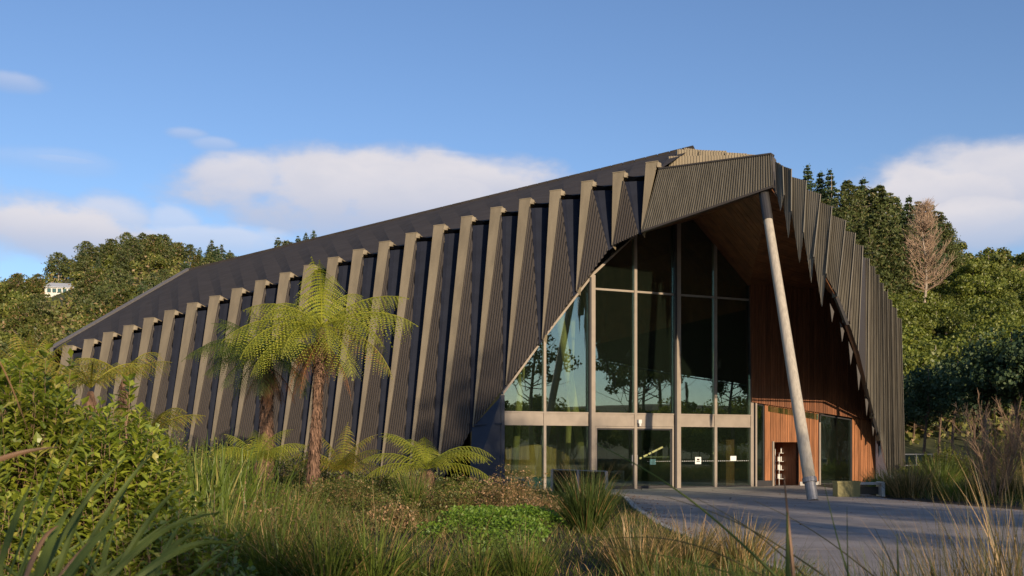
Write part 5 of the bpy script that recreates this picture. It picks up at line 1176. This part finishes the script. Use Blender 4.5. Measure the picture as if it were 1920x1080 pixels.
# bare twiggy shrub at right
def twiggy(loc, h, r, n, label):
    t = thing('twiggy_shrub', loc, label, 'shrub'); o = V(*loc); m = M()
    for k in range(n):
        a = rng.random() * 6.28; le = .12 + .5 * rng.random(); d = V(math.cos(a) * math.sin(le), math.sin(a) * math.sin(le), math.cos(le)); Ls = h * (.7 + .35 * rng.random()); p0 = o + V(math.cos(a) * .1, math.sin(a) * .1, 0)
        P = [p0 + d * Ls * s + V(0, 0, .08 * Ls * s * s) + rng.normal(size=3) * .02 for s in np.linspace(0, 1, 6)]; mm_ = M(); mm_.tube(P, np.linspace(.016, .004, 6), 5, False)
        for j in range(15):
            s = .25 + .72 * rng.random(); q0 = p0 + d * Ls * s + V(0, 0, .08 * Ls * s * s); a2 = a + rng.normal() * 1.4; le2 = le * .6 + .45 * rng.random(); d2 = V(math.cos(a2) * math.sin(le2), math.sin(a2) * math.sin(le2), math.cos(le2)); l2 = h * (.14 + .24 * rng.random()) * (1.15 - s * .6)
            mm_.tube([q0, q0 + d2 * l2 * .5 + rng.normal(size=3) * .015, q0 + d2 * l2 + V(0, 0, .05)], [.007, .005, .0025], 3, False)
            for _ in range(3): q1 = q0 + d2 * l2 * (.3 + .6 * rng.random()); d3 = nrm(d2 + rng.normal(size=3) * .35); mm_.tube([q1, q1 + d3 * l2 * .45], [.006, .0025], 3, False)
        mm_.build('branch', MT['twig'], t)
    return t
p = at(1868, 945, 28.5); twiggy((p[0], p[1], 0), 2.75, 1.3, 20, 'bare twiggy brown shrub fanning up at the right edge')
p = at(1790, 800, 40); twiggy((p[0] + 3.5, p[1], 0), 3.4, 1.6, 18, 'second leafless shrub against the dark trees at right')

# far fence glimpsed between the trunks
fc = thing('pale_fence', at(1745, 838, 62), 'pale blue grey rail fence glimpsed behind the shaded trees', 'fence'); o = V(*fc.location); o[2] = 0
for k in range(9): m = M(); m.box(-3.6 + k * .9, -3.54 + k * .9, -.03, .03, 0, 1.2, o); m.build('post', MT['fence'], fc)
for z_ in (.45, 1.12): m = M(); m.box(-3.6, 3.66, -.055, -.032, z_, z_ + .07, o); m.build('rail', MT['fence'], fc)

# ------------------------------------------------------------------ ground cover, undergrowth (nobody could count it)
def inbed(x, y): return (x < np.interp(y, [p[1] for p in [(3.9, -8), (3.6, 6), (3.7, 12), (3.3, 16), (3.1, 21), (3.3, 27), (3.7, 33), (2.2, 36)]], [3.9, 3.6, 3.7, 3.3, 3.1, 3.3, 3.7, 2.2]) - .15)
N = 52000; x = -2.6 + 3.5 * rng.random(N); y = 11.0 + 12.5 * rng.random(N); keep = ((x + .35 - .10 * (y - 17) * 0 + .06 * (y - 17)) / (.75 + .25 * np.sin(y * .9))) ** 2 + ((y - 16.5) / 6) ** 2 < 1 + .35 * np.sin(x * 5 + y) + .25 * np.sin(y * 3.3 - x * 2) + .3 * (rng.random(N) - .5); x, y = x[keep], y[keep]
z = gz(x, y) + .02 + .16 * rng.random(len(x)) * (1 + .4 * np.sin(x * 6 + 1) * np.sin(y * 4)) + .05 * np.sin(x * 3.1) * np.cos(y * 2.3)
m = M(); leafquads(m, np.stack([x, y, z], 1), .05 * (.5 + rng.random(len(x))), up=1.0, asp=.6); tag(m.build('ground_cover', L['cover']), kind='stuff')
N = 150000; x = -19 + 23 * rng.random(N); y = 4.5 + 31 * rng.random(N) ** 1.25; keep = inbed(x, y) & (abs(x) < y * .62 + 1); x, y = x[keep], y[keep]; n = len(x); z = gz(x, y) - .03
m = M(); blades(m, np.stack([x, y, z], 1), rng.random(n) * 6.28, .09 + .22 * rng.random(n) ** 2 * (1 + .5 * np.sin(x * 1.7) * np.sin(y * 1.1)), .012, .1 + .6 * rng.random(n), .6 + 1.0 * rng.random(n), 3); tag(m.build('undergrowth', L['litter']), kind='stuff')
N = 26000; y = 26 + 30 * rng.random(N); x = ex_r = np.interp(y, [25.8, 29, 31.7, 38, 43, 60], [13.4, 12.6, 12.1, 13.6, 17, 23]) + .3 + 22 * rng.random(N) ** 1.3; n = len(x)
m = M(); blades(m, np.stack([x, y, gz(x, y) - .02], 1), rng.random(n) * 6.28, .2 + .35 * rng.random(n), .02, .1 + .6 * rng.random(n), .6 + 1.0 * rng.random(n), 3); tag(m.build('rough_grass', L['litter']), kind='stuff')
N = 1500; y = 9 + 28 * rng.random(N) ** .9; side_ = rng.random(N); xl_ = np.interp(y, [8, 16, 21, 27, 33, 36.4], [3.7, 3.3, 3.1, 3.3, 3.7, 2.2]); xr_ = np.interp(y, [12, 20, 25.8, 29, 31.7, 38], [20, 15.5, 12.95, 12.1, 11.6, 12.6])
x = np.where(side_ < .45, xl_ + .05 + rng.exponential(.35, N), np.where(side_ < .75, xr_ - .05 - rng.exponential(.4, N), xl_ + (xr_ - xl_) * rng.random(N))); m = M()
leafquads(m, np.stack([x, y, np.full(N, .014)], 1), .055 * (.4 + rng.random(N)), up=6.0, asp=.6); tag(m.build('fallen_leaves', MT['dead']), kind='stuff')
